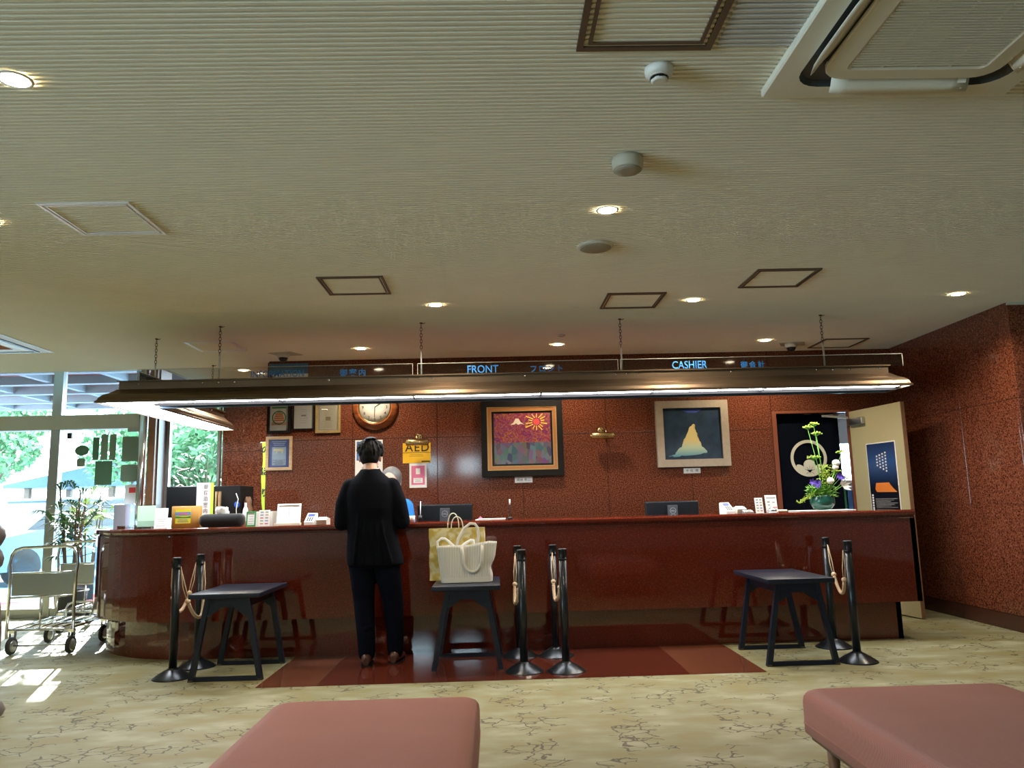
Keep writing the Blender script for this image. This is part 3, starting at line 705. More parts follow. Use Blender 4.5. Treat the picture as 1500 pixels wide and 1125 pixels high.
while y < ay1-0.24: mb.box(ax0+0.235, ax1-0.235, y, y+0.0085, H-0.046, H-0.034); y += 0.0150
for k in range(1, 4): x = ax0+0.235+(ax1-ax0-0.47)*k/4; mb.box(x-0.003, x+0.003, ay0+0.235, ay1-0.235, H-0.044, H-0.036)
obj('intake_grille', mb, acm, ac)
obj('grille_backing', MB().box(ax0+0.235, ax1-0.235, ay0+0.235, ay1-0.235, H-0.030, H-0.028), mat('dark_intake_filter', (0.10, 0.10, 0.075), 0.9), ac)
def louver(horizontal, cx_, cy_, L):
    mb = MB(); rg = []
    for i in range(9):
        u = -1+2*i/8; wv = 0.034*math.sqrt(max(0.05, 1-0.8*u**4)); d = u*L/2
        sec = []
        for k, (a, z) in enumerate([(-1, -0.020), (0, -0.046), (1, -0.060), (1, -0.064), (0, -0.050), (-1, -0.024)]):
            o_ = a*wv
            sec.append((cx_+d, cy_+o_, H+z) if horizontal else (cx_-o_, cy_+d, H+z))
        rg.append(sec)
    mb.rings(rg, True, True); return mb
obj('louver', louver(True, 1.54, ay1-0.118, 0.52), acm, ac)
obj('louver', louver(False, ax0+0.118, 2.29, 0.52).xform(Matrix.Identity(4)), acm, ac)
obj('louver', louver(True, 1.54, ay0+0.118, 0.52), acm, ac)
mb = louver(False, 0, 0, 0.52); mb.v = [(-v[0]+ax1-0.118, v[1]+2.29, v[2]) for v in mb.v]; obj('louver', mb, acm, ac)
mb = MB()
for i in range(4): mb.box(1.50+i*0.02, 1.508+i*0.02, ay1-0.168, ay1-0.162, H-0.0455, H-0.0435)
obj('indicator_lights', mb, G['white'], ac)

# ================================================================ WALL-HUNG THINGS
def frame_mb(x0, x1, z0, z1, w_, y0, y1, mb=None):
    mb = mb or MB()
    o = [(x0, z0), (x1, z0), (x1, z1), (x0, z1)]; i = [(x0+w_, z0+w_), (x1-w_, z0+w_), (x1-w_, z1-w_), (x0+w_, z1-w_)]
    rg = [[(*p[:1], y1, p[1]) for p in o], [(p[0], y0, p[1]) for p in o], [(p[0], y0, p[1]) for p in i], [(p[0], (y0+y1)/2+0.003, p[1]) for p in i]]
    return mb.rings(rg, False, False)
WF = WY-0.001
def cert(x0, x1, z0, z1, fm, fw, pm, lab, deco=None):
    t = thing('framed_certificate', lab, 'frame', ((x0+x1)/2, WF, z0))
    obj('frame', frame_mb(x0, x1, z0, z1, fw, WF-0.022, WF), fm, t)
    obj('backing', MB().box(x0+fw*0.8, x1-fw*0.8, WF-0.008, WF-0.002, z0+fw*0.8, z1-fw*0.8), pm, t)
    if deco: deco(t, x0+fw, x1-fw, z0+fw, z1-fw, WF-0.0092)
    obj('glazing', MB().box(x0+fw*0.9, x1-fw*0.9, WF-0.013, WF-0.0125, z0+fw*0.9, z1-fw*0.9), G['pglass'], t)
    return t
def disc(mb, cx_, cz_, r0, r1, y, n=24, th=0.0008):
    for i in range(n):
        a0, a1 = 2*PI*i/n, 2*PI*(i+1)/n
        mb.prism([(cx_+r*math.cos(a), cz_+r*math.sin(a)) for r, a in ((r0, a0), (r1, a0), (r1, a1), (r0, a1))], y, y+th)
    return mb
def deco1(t, x0, x1, z0, z1, y):
    cx_, cz_ = (x0+x1)/2, z0+(z1-z0)*0.52
    obj('green_ring', disc(MB(), cx_, cz_, 0.062, 0.074, y), G['green'], t)
    mb = MB()
    for i in range(4): w_ = 0.040+0.006*(i if i < 3 else 2); mb.box(cx_-w_, cx_+w_, y, y+0.0008, cz_+0.030-i*0.022, cz_+0.046-i*0.022)
    mb.prism([(cx_-0.025, cz_+0.05), (cx_+0.025, cz_+0.05), (cx_+0.012, cz_+0.06), (cx_-0.012, cz_+0.06)], y, y+0.0008)
    for i in range(5): mb.box(x0+0.02, x1-0.02, y, y+0.0008, z0+0.06+i*0.006, z0+0.063+i*0.006)
    obj('orange_emblem', mb, G['orange'], t)
    obj('heading', MB().box(x0+0.02, x1-0.02, y, y+0.0008, z1-0.03, z1-0.012), G['green'], t)
cert(-2.36, -2.118, 1.935, 2.25, G['blackm'], 0.026, G['paper'], 'black framed certificate with green ring and orange barrel emblem, leftmost on the wall', deco1)
def deco2(t, x0, x1, z0, z1, y):
    mb = lines(MB(), x0+0.05, x1-0.05, z0+0.05, z1-0.05, 7, y, 0.002); mb.box((x0+x1)/2-0.025, (x0+x1)/2+0.025, y, y+0.0008, (z0+z1)/2, (z0+z1)/2+0.014); obj('print', mb, G['inkgrey'], t)
cert(-2.095, -1.872, 1.965, 2.25, G['blackm'], 0.012, G['paper'], 'white certificate in a thin black frame, middle of the upper row', deco2)
def deco3(t, x0, x1, z0, z1, y):
    mb = frame_mb(x0+0.012, x1-0.012, z0+0.012, z1-0.012, 0.003, y, y+0.001); lines(mb, x0+0.05, x1-0.05, z0+0.03, z1-0.04, 10, y, 0.0025)
    cxm = (x0+x1)/2; mb.box(cxm-0.025, cxm+0.025, y, y+0.0008, z0+0.11, z0+0.15); obj('print', mb, mat('sepia_print', (0.35, 0.28, 0.16), 0.7), t)
cert(-1.858, -1.598, 1.925, 2.25, G['gold'], 0.022, G['cream'], 'cream certificate in a gold frame, right end of the upper row', deco3)
def deco4(t, x0, x1, z0, z1, y):
    obj('blue_mount', MB().box(x0, x1, y+0.0006, y+0.001, z0, z1), mat('blue_purple_mount', (0.10, 0.13, 0.38), 0.5), t)
    obj('silver_plaque', MB().box(x0+0.035, x1-0.035, y-0.001, y, z0+0.02, z1-0.08), mat('silver_plaque_metal', (0.35, 0.42, 0.50), 0.3, metal=0.4), t)
    mb = MB(); cxm, cz_ = (x0+x1)/2, z0+(z1-z0)*0.60
    mb.prism([(cxm-0.045, cz_+0.018), (cxm+0.04, cz_+0.02), (cxm+0.045, cz_-0.002), (cxm+0.035, cz_-0.03), (cxm+0.025, cz_-0.03), (cxm+0.022, cz_-0.008), (cxm-0.018, cz_-0.008), (cxm-0.022, cz_-0.03), (cxm-0.032, cz_-0.03), (cxm-0.032, cz_-0.002), (cxm-0.055, cz_-0.004), (cxm-0.06, cz_+0.01)], y-0.003, y-0.001)
    obj('cow_figure', mb, mat('pale_gold', (0.75, 0.68, 0.35), 0.4), t)
    mb = MB(); lines(mb, x0+0.03, x1-0.03, z1-0.07, z1-0.015, 3, y-0.0008, 0.006); obj('heading', mb, mat('light_blue_print', (0.45, 0.58, 0.80), 0.5), t)
    obj('fine_print', lines(MB(), x0+0.04, x1-0.04, z0+0.025, z0+0.08, 5, y-0.0015, 0.003), G['ink'], t)
cert(-2.368, -2.095, 1.55, 1.90, G['wood_light'], 0.030, G['bluep'], 'light oak frame with blue mount and small cow plaque under the black frames', deco4)
# clock
CX, CZ = -1.235, 2.180
ck = thing('wall_clock', 'round wooden wall clock partly hidden by the light canopy', 'clock', (CX, WF, CZ))
def ylathe(prof, c, n=40): return MB().lathe([(r, z) for r, z in prof], c, n, 'Y')
obj('case', ylathe([(0.238, 0), (0.238, 0.02), (0.215, 0.045), (0.19, 0.06), (0.182, 0.070), (0.170, 0.066), (0.168, 0.045)], (CX, WF, CZ), 48), G['wood'], ck)
obj('bezel', MB().rings([[(CX+r*math.cos(2*PI*i/48), y, CZ+r*math.sin(2*PI*i/48)) for i in range(48)] for r, y in ((0.170, WF-0.062), (0.168, WF-0.070), (0.160, WF-0.070), (0.158, WF-0.05))], False), G['brass'], ck)
obj('dial', ylathe([(0.160, 0.045), (0.160, 0.052), (0.05, 0.0521)], (CX, WF, CZ), 48), mat('dial_ivory', (0.60, 0.57, 0.51), 0.5), ck)
for i in range(1, 13):
    a = PI/2-2*PI*i/12
    obj('numeral', text_mesh(str(i), 0.042, (CX+0.124*math.cos(a), WF-0.0535, CZ+0.124*math.sin(a)-0.015), align='CENTER', bold=0.0006), G['ink'], ck)
obj('hour_hand', MB().bar((CX, WF-0.056, CZ), (CX+0.072*math.cos(0.55), WF-0.056, CZ+0.072*math.sin(0.55)), 0.009, 0.001), G['ink'], ck)
obj('minute_hand', MB().bar((CX, WF-0.058, CZ), (CX-0.002, WF-0.058, CZ-0.105), 0.006, 0.001), G['ink'], ck)
# posters on wall
t = thing('poster', 'white poster with blue top half hidden behind the suited man\'s head', 'poster', (-1.30, WF, 1.38))
obj('sheet', MB().box(-1.445, -1.160, WF-0.002, WF, 1.38, 1.842), G['paper'], t)
obj('blue_field', MB().box(-1.43, -1.172, WF-0.0028, WF-0.002, 1.63, 1.828), G['bluep'], t)
t = thing('aed_sign', 'yellow AED sign on the stone wall beneath a brass picture light', 'sign', (-0.805, WF, 1.59))
obj('plate', MB().box(-0.95, -0.660, WF-0.004, WF, 1.59, 1.80), G['yellow'], t)
obj('divider', MB().box(-0.95, -0.660, WF-0.0046, WF-0.004, 1.697, 1.7015), G['ink'], t)
obj('lettering', text_mesh('AED', 0.125, (-0.925, WF-0.0046, 1.712), sx=0.98, ls=1.15, bold=0.001), G['ink'], t)
mb = lines(MB(), -0.92, -0.70, 1.655, 1.685, 2, WF-0.0046, 0.003); mb.box(-0.755, -0.67, WF-0.0046, WF-0.004, 1.600, 1.612); obj('small_print', mb, G['ink'], t)
t = thing('notice', 'pink and white notice below the yellow AED sign', 'notice', (-0.79, WF, 1.335))
obj('sheet', MB().box(-0.882, -0.703, WF-0.002, WF, 1.335, 1.588), G['paper'], t)
obj('pink_panel', MB().box(-0.862, -0.723, WF-0.0028, WF-0.002, 1.365, 1.562), G['pink'], t)
mb = MB().box(-0.815, -0.770, WF-0.0034, WF-0.0028, 1.475, 1.535).box(-0.84, -0.745, WF-0.0034, WF-0.0028, 1.385, 1.435)
obj('white_patches', mb, G['paper'], t); obj('print', lines(MB(), -0.835, -0.750, 1.39, 1.43, 3, WF-0.0038, 0.003), G['ink'], t)
# picture lights
def piclight(x, z, lab):
    t = thing('picture_light', lab, 'lamp', (x, WF, z), 'brass picture lights')
    obj('shade', MB().lathe([(0.028, -0.115), (0.034, -0.11), (0.034, 0.11), (0.028, 0.115)], (x, WF-0.14, z), 20, 'X'), G['brass'], t)
    obj('arm', MB().tube([(x-0.01, WF-0.12, z+0.02), (x-0.01, WF-0.10, z+0.075), (x-0.01, WF-0.05, z+0.085), (x-0.01, WF-0.01, z+0.065)], 0.007, 8).tube([(x+0.04, WF-0.12, z+0.02), (x+0.04, WF-0.10, z+0.065), (x+0.03, WF-0.05, z+0.070), (x+0.01, WF-0.01, z+0.06)], 0.005, 8), G['brass'], t)
    obj('wall_plate', MB().lathe([(0.040, 0.0), (0.040, 0.008), (0.022, 0.02)], (x, WF, z+0.065), 24, 'Y'), G['brass'], t)
    for s in (-1, 1): obj('end_knob', MB().sphere((x+s*0.118, WF-0.14, z), 0.012), G['brass'], t)
piclight(-0.785, 1.796, 'brass picture light above the yellow AED sign')
piclight(1.13, 1.82, 'brass picture light alone on the wall between the two paintings')
# painting 1 (plain abstract stand-in of similar size and colours)
def abstract_mat():
    m, n, l, b = new_mat('colourful_abstract_paint'); tc = n.new('ShaderNodeTexCoord')
    ns = n.new('ShaderNodeTexNoise'); ns.inputs['Scale'].default_value = 16; ns.inputs['Detail'].default_value = 5; ns.inputs['Distortion'].default_value = 2.2
    l.new(tc.outputs['Object'], ns.inputs['Vector'])
    cr = n.new('ShaderNodeValToRGB'); cr.color_ramp.interpolation = 'CONSTANT'; e = cr.color_ramp.elements
    st = [(0.0, (0.05, 0.02, 0.14)), (0.37, (0.17, 0.01, 0.07)), (0.43, (0.26, 0.02, 0.02)), (0.48, (0.14, 0.03, 0.16)), (0.52, (0.32, 0.08, 0.01)), (0.55, (0.34, 0.19, 0.02)), (0.58, (0.24, 0.015, 0.03)), (0.64, (0.12, 0.05, 0.20))]
    while len(e) < len(st): e.new(0.5)
    for i, (p, c) in enumerate(st): e[i].position = p; e[i].color = (*c, 1)
    l.new(ns.outputs['Fac'], cr.inputs[0])
    vo = n.new('ShaderNodeTexVoronoi'); vo.inputs['Scale'].default_value = 22; mp = n.new('ShaderNodeMapping'); mp.inputs['Scale'].default_value = (1, 1, 0.6)
    l.new(tc.outputs['Object'], mp.inputs[0]); l.new(mp.outputs[0], vo.inputs['Vector'])
    hs = n.new('ShaderNodeHueSaturation'); hs.inputs['Saturation'].default_value = 0.8; hs.inputs['Value'].default_value = 0.20; l.new(vo.outputs['Color'], hs.inputs['Color'])
    mx0 = n.new('ShaderNodeMixRGB'); mx0.inputs[0].default_value = 0.3; mx0.inputs[2].default_value = (0.07, 0.05, 0.16, 1); l.new(hs.outputs[0], mx0.inputs[1])
    sp = n.new('ShaderNodeSeparateXYZ'); l.new(tc.outputs['Generated'], sp.inputs[0])
    lt = n.new('ShaderNodeMath'); lt.operation = 'LESS_THAN'; lt.inputs[1].default_value = 0.42; l.new(sp.outputs[2], lt.inputs[0])
    mx = n.new('ShaderNodeMixRGB'); l.new(lt.outputs[0], mx.inputs[0]); l.new(cr.outputs[0], mx.inputs[1]); l.new(mx0.outputs[0], mx.inputs[2])
    l.new(mx.outputs[0], b.inputs['Base Color']); b.inputs['Roughness'].default_value = 0.35
    return m
t = thing('framed_painting', 'brightly coloured painting in a black and copper frame, centre of the wall', 'painting', (0.30, WF, 1.43))
obj('outer_frame', frame_mb(-0.128, 0.726, 1.428, 2.216, 0.062, WF-0.06, WF), G['blackm'], t)
obj('gilt_moulding', frame_mb(-0.070, 0.672, 1.484, 2.158, 0.016, WF-0.052, WF-0.02), G['gold'], t)
obj('copper_band', frame_mb(-0.056, 0.658, 1.498, 2.144, 0.030, WF-0.045, WF-0.02), G['copper'], t)
obj('inner_gilt', frame_mb(-0.030, 0.632, 1.524, 2.118, 0.012, WF-0.042, WF-0.02), G['gold'], t)
obj('black_mount', MB().box(-0.022, 0.624, WF-0.022, WF-0.018, 1.532, 2.110), G['black'], t)
obj('canvas', MB().box(0.005, 0.600, WF-0.026, WF-0.022, 1.555, 2.085), abstract_mat(), t)
mb = MB().prism([(0.18, 1.965), (0.215, 1.99), (0.235, 2.03), (0.265, 2.03), (0.29, 1.99), (0.325, 1.965), (0.29, 1.975), (0.262, 1.962), (0.24, 1.98), (0.215, 1.965)], WF-0.0272, WF-0.026)
obj('white_peak', mb, G['cream'], t)
mb = disc(MB(), 0.455, 1.992, 0.0, 0.033, WF-0.0275, 20, 0.001); obj('red_disc', mb, G['red'], t)
mb = MB()
for i in range(14):
    a = 2*PI*i/14+0.2; mb.bar((0.455+0.045*math.cos(a), WF-0.0268, 1.992+0.045*math.sin(a)), (0.455+(0.085+0.03*(i % 3))*math.cos(a), WF-0.0268, 1.992+(0.085+0.005*(i % 3))*math.sin(a)), 0.010, 0.0008)
obj('yellow_rays', mb, mat('yellow_paint', (0.75, 0.48, 0.04), 0.5), t)
def nameplate(x0, x1, z0, z1, s, lab, size=0.032):
    t = thing('name_plate', lab, 'label', ((x0+x1)/2, WF, z0))
    obj('plate', MB().box(x0, x1, WF-0.006, WF, z0, z1), G['paper'], t)
    obj('lettering', text_mesh(s, size, ((x0+x1)/2, WF-0.0068, (z0+z1)/2-size*0.36), align='CENTER', ls=1.1), G['ink'], t)
nameplate(0.212, 0.396, 1.360, 1.428-0.004, '絹谷 幸二', 'small white name plate under the colourful painting')
nameplate(1.985, 2.162, 1.414, 1.468, '千 住  博', 'small white name plate under the dark blue painting')
# painting 2 (plain dark landscape stand-in)
def dusk_mat():
    m, n, l, b = new_mat('dark_landscape_paint'); tc = n.new('ShaderNodeTexCoord')
    ns = n.new('ShaderNodeTexNoise'); ns.inputs['Scale'].default_value = 7; ns.inputs['Detail'].default_value = 6; l.new(tc.outputs['Object'], ns.inputs['Vector'])
    cr = n.new('ShaderNodeValToRGB'); e = cr.color_ramp.elements; e.new(0.62)
    for i, (p, c) in enumerate([(0.35, (0.006, 0.016, 0.035)), (0.55, (0.012, 0.032, 0.060)), (0.75, (0.03, 0.05, 0.07))]): e[i].position = p; e[i].color = (*c, 1)
    l.new(ns.outputs['Fac'], cr.inputs[0]); l.new(cr.outputs[0], b.inputs['Base Color']); b.inputs['Roughness'].default_value = 0.35
    return m
def glowp_mat():
    m, n, l, b = new_mat('yellow_to_teal_paint'); tc = n.new('ShaderNodeTexCoord'); sp = n.new('ShaderNodeSeparateXYZ'); l.new(tc.outputs['Generated'], sp.inputs[0])
    cr = n.new('ShaderNodeValToRGB'); e = cr.color_ramp.elements; e.new(0.5)
    for i, (p, c) in enumerate([(0.02, (0.08, 0.26, 0.33)), (0.28, (0.42, 0.52, 0.36)), (0.50, (0.62, 0.50, 0.20))]): e[i].position = p; e[i].color = (*c, 1)
    l.new(sp.outputs[2], cr.inputs[0]); l.new(cr.outputs[0], b.inputs['Base Color']); b.inputs['Roughness'].default_value = 0.5
    return m
t = thing('framed_painting', 'dark blue painting with a pale yellow glow in a champagne frame, right of centre', 'painting', (2.09, WF, 1.49))
obj('outer_frame', frame_mb(1.712, 2.480, 1.482, 2.178, 0.078, WF-0.05, WF), G['champ'], t)
obj('canvas', MB().box(1.785, 2.405, WF-0.022, WF-0.018, 1.558, 2.10), dusk_mat(), t)
pts = []
L_ = [(1.83, 1.60), (1.90, 1.615), (1.93, 1.66), (1.97, 1.69), (2.0, 1.75), (2.02, 1.80), (2.05, 1.85), (2.075, 1.90), (2.11, 1.93)]
R_ = [(2.135, 1.925), (2.13, 1.87), (2.15, 1.83), (2.145, 1.79), (2.18, 1.74), (2.19, 1.69), (2.23, 1.65), (2.24, 1.625), (2.14, 1.61), (2.0, 1.60), (1.92, 1.59), (1.84, 1.592)]
def jag(p, k=3):
    o = []
    for a, b in zip(p, p[1:]):
        for i in range(k): f = i/k; o.append((a[0]+(b[0]-a[0])*f+R.uniform(-.006, .006), a[1]+(b[1]-a[1])*f+R.uniform(-.006, .006)))
    return o + [p[-1]]
poly = jag(L_)+jag(R_)
bm = bmesh.new(); vs_ = [bm.verts.new((p[0], WF-0.0235, p[1])) for p in poly]; f_ = bm.faces.new(vs_); bmesh.ops.triangulate(bm, faces=[f_]); me = bpy.data.meshes.new('glow'); bm.to_mesh(me); bm.free()
obj('yellow_glow', me, glowp_mat(), t)
obj('blue_gap', MB().prism([(1.98, 2.085), (2.22, 2.09), (2.14, 2.045), (2.06, 2.05)], WF-0.0232, WF-0.022), mat('blue_paint', (0.02, 0.05, 0.25), 0.5), t)
# blue-and-white strip on the top of the wall behind the INFORMATION sign
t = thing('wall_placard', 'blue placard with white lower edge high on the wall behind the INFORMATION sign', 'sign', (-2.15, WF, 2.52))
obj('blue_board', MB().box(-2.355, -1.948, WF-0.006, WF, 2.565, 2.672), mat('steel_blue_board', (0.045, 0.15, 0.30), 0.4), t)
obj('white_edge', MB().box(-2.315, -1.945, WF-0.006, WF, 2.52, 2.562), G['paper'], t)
# green hanging banner
t = thing('banner', 'lime green cloth banner with black characters hanging beside the oak frame', 'banner', (-2.55, 8.8, 1.15))
mb = MB(); rg = []
for i in range(13):
    z = 1.90-0.76*i/12; wd = 0.085-0.03*(i/12)+0.006*math.sin(i*1.3); xc = -2.565+0.01*math.sin(i*0.6)
    rg.append([(xc-wd*0.55, 8.80+0.01*math.sin(i), z), (xc, 8.79-0.012*math.cos(i*0.9), z), (xc+wd, 8.80, z)])
mb.rings(rg, False, True, closed=False); obj('cloth', mb, G['lime'], t)
for i, ch in enumerate('のぼり'):
    obj('lettering', text_mesh(ch, 0.10, (-2.61, 8.772, 1.78-i*0.24), bold=0.003), G['ink'], t)
obj('hanging_string', MB().tube([(-2.61, 8.8, 1.90), (-2.66, 8.9, 1.91), (-2.5, 8.8, 1.905)], 0.004).tube([(-2.56, 8.8, 1.9), (-2.56, 8.8, 2.70)], 0.002, 5), G['paper'], t)
tag(obj('wall_hook', MB().tube([(-3.03, 9.50, 2.12), (-3.03, 9.47, 2.12), (-3.03, 9.465, 2.10), (-3.03, 9.47, 2.085)], 0.006, 6), G['brass'], org=(-3.03, 9.48, 2.1)), 'small metal hook high on the stone wall left of the certificates', 'hook')

# ================================================================ ENTRANCE
gw = struct('window_1', MB().box(-5.21, -5.10, GY-0.03, GY+0.06, 0, 3.0).box(-9, -3.62, GY-0.03, GY+0.06, 2.94, 3.0).box(-9, -4.2, GY-0.02, GY+0.05, 0, 0.10).box(-7.6, -7.5, GY-0.03, GY+0.06, 0, 3.0), G['alu'])
obj('header_beam', MB().box(-9, -4.12, GY-0.06, GY+0.10, 2.14, 2.31), mat('beige_header', (0.50, 0.48, 0.40), 0.35), gw)
obj('pane', MB().box(-9, -5.16, GY+0.01, GY+0.018, 0.1, 2.94), G['glass'], gw)
obj('pane', MB().box(-5.10, -4.2, GY+0.012, GY+0.02, 0.1, 2.94), G['glass'], gw)
pole = struct('trim_3', MB().lathe([(0.045, 0.0), (0.045, 3.0)], (-4.10, 9.14, 0), 28), G['chrome'])
struct('trim_4', MB().box(-4.04, -3.955, 9.14, 9.22, 0, 3.0), G['wood_mid'])
g2 = struct('window_2', MB().box(-3.95, -3.90, 9.42, 9.48, 0, 2.72).box(-3.33, -3.30, 9.42, 9.48, 0, 2.72).box(-3.9, -3.33, 9.42, 9.48, 0, 0.12).box(-3.9, -3.33, 9.42, 9.48, 2.66, 2.72), G['alu'])
obj('pane', MB().box(-3.9, -3.33, 9.445, 9.452, 0.12, 2.66), G['glass'], g2)
struct('wall_window_return', MB().box(-3.955, -3.94, 9.2, 9.5, 0, 3.0), G['wood_dark'])
# notices on the entrance glass
NY = GY-0.004
def notice(pts, m, lab, prnt=False):
    mb = MB().prism(pts, NY-0.002, NY); cxm = sum(p[0] for p in pts)/len(pts); zm = sum(p[1] for p in pts)/len(pts)
    return tag(obj('notice', mb, m, org=(cxm, NY, zm)), lab, 'notice')
def PX(x, y):   # a point of the entrance glass
    d = M.to_3x3() @ Vector((x-750, -(y-562.5), -1135.0)); k = (NY)/d.y
    return (d.x*k, 1.15+d.z*k)
def q(x0, x1, y0, y1): a, b = PX(x0, y1), PX(x1, y0); return [(a[0], a[1]), (b[0], a[1]), (b[0], b[1]), (a[0], b[1])]
def oval(x0, x1, y0, y1, n=20, e=1.0):
    a, b = PX(x0, y1), PX(x1, y0); cx_, cz_ = (a[0]+b[0])/2, (a[1]+b[1])/2; rx, rz = (b[0]-a[0])/2, (b[1]-a[1])/2
    sg = lambda v: math.copysign(abs(v)**e, v)
    return [(cx_+rx*sg(math.cos(2*PI*i/n)), cz_+rz*sg(math.sin(2*PI*i/n))) for i in range(n)]
notice(oval(109, 131, 652, 668), G['notice2'], 'oval sticker on the entrance glass')
notice(oval(112, 125, 671, 684, e=0.4), G['notice'], 'small square sticker under the oval one on the entrance glass')
notice(q(135, 146, 641, 674), G['notice2'], 'narrow dark notice right of the oval sticker on the glass')
notice(q(147, 159, 636, 674), G['notice'], 'left of two tall joined notices on the entrance glass')
notice(q(159.6, 171, 636, 674), G['notice'], 'right of two tall joined notices on the entrance glass')
notice(q(178, 205, 639, 676), G['notice'], 'large pale notice at the upper right of the entrance glass')
notice(q(138, 165, 675, 711), G['notice2'], 'large dark green notice below the joined notices on the glass')
notice(oval(176, 202, 680, 706, e=0.3), G['notice'], 'rounded square notice below the large pale one')
t = thing('notice', 'white notice with a red mark low on the entrance glass', 'notice', (PX(193, 724)[0], NY, PX(193, 724)[1]))
obj('sheet', MB().prism(q(182, 205, 710, 738), NY-0.003, NY-0.001), G['paper'], t)
obj('red_mark', MB().prism(q(189, 199, 714, 722), NY-0.004, NY-0.003), G['red'], t)
tag(obj('glass_bracket', MB().prism(q(188, 213, 627, 633), NY-0.02, NY), G['alu'], org=(PX(200, 630)[0], NY, PX(200, 630)[1])), 'flat metal door bracket at the top right of the entrance glass', 'bracket')
tag(obj('door_sensor', MB().prism(q(100, 107, 634, 643), NY-0.03, NY), G['black'], org=(PX(103, 638)[0], NY, PX(103, 638)[1])), 'small black sensor high on the entrance glass beside the mullion', 'sensor')
tag(obj('storage_box', MB().rbox(-4.33, -4.20, 9.02, 9.14, 0, 1.245, r=0.004), G['lilac'], org=(-4.26, 9.08, 0)), 'tall lilac grey box standing before the entrance glass, left of the pole', 'box')

# ---------------------------------------------------------------- outside
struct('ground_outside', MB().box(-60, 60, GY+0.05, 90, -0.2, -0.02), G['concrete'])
tag(obj('door_mat', MB().box(-7.5, -4.3, 9.5, 10.98, -0.02, 0.0), G['carpet_red'], org=(-5.9, 10.3, -0.02)), 'red mat on the ground outside the entrance glass', 'mat')
# porch canopy with coffers
t = thing('porch_canopy', 'coffered porch roof outside with white beams and maroon panels', 'canopy', (-6.5, 11.2, 2.86))
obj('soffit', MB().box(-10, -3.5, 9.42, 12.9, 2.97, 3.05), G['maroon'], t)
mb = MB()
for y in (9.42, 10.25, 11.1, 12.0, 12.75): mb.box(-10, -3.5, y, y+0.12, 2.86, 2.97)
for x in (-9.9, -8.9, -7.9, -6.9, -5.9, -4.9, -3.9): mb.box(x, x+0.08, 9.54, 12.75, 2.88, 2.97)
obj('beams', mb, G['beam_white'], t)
for x, y in ((-6.6, 10.75), (-5.4, 9.95)): obj('porch_downlight', MB().lathe([(0.07, 2.97), (0.07, 2.955)], (x, y, 0), 20), G['white'], t)
tag(obj('porch_column', MB().rbox(-9.6, -9.25, 12.3, 12.65, -0.02, 2.87, r=0.01), G['beam_white'], org=(-9.4, 12.5, 0)), 'white square porch column outside at the far left', 'column')
def leafcloud(mb, c, r, n, s, sc=(1, 1, 1), rnd=R):
    for i in range(n):
        d = Vector((rnd.gauss(0, 1), rnd.gauss(0, 1), rnd.gauss(0, 1))).normalized()*(0.55+0.45*rnd.random()**0.5)
        p = Vector((c[0]+d.x*r*sc[0], c[1]+d.y*r*sc[1], c[2]+d.z*r*sc[2]))
        u = Vector((rnd.gauss(0, 1), rnd.gauss(0, 1), rnd.gauss(0, 1))).normalized(); v = u.orthogonal().normalized(); a = s*(0.6+0.8*rnd.random())
        mb.add([p-u*a, p+v*a*0.45, p+u*a, p-v*a*0.45], [(0, 1, 2, 3)])
def tree(x, y, h, r, lab, n=2600, s=0.10, tilt=0, m='leaft', zb=None):
    t = thing('garden_tree', lab, 'tree', (x, y, -0.02), 'trees beyond the entrance glass')
    mb = MB(); mb.tube([(x, y, -0.02), (x+0.05, y, h*0.35), (x+tilt*0.5, y, h*0.6), (x+tilt, y, h*0.85)], [0.09, 0.07, 0.05, 0.02], 8)
    for k in range(6): a = k*1.1; mb.tube([(x, y, h*0.4), (x+math.cos(a)*r*0.6, y+math.sin(a)*r*0.6, h*0.72)], [0.035, 0.012], 6)
    obj('trunk', mb, G['bark'], t)
    mb = MB()
    for k in range(9):
        a = k*2.4; rr = r*(0.25+0.55*R.random())
        leafcloud(mb, (x+tilt+math.cos(a)*rr, y+math.sin(a)*rr, h*(0.55+0.40*R.random())), r*0.48, n//9, s)
    obj('foliage', mb, G[m], t)
tree(-6.6, 17.0, 3.3, 1.1, 'leafy tree seen through the tall right window, left one')
tree(-4.5, 14.0, 4.3, 0.9, 'leafy tree close behind the tall right window', s=0.08)
tree(-10.2, 22.0, 4.6, 1.8, 'tree seen behind the notices on the entrance glass')
tree(-18.0, 27.0, 4.8, 1.3, 'tree at the far left edge beyond the bright forecourt')
tree(-14.2, 22.5, 4.8, 1.2, 'tree beside the mullion, beyond the forecourt')
tree(-4.45, 12.3, 1.9, 0.55, 'low bush left of the chrome pole outside', n=1800, s=0.07)
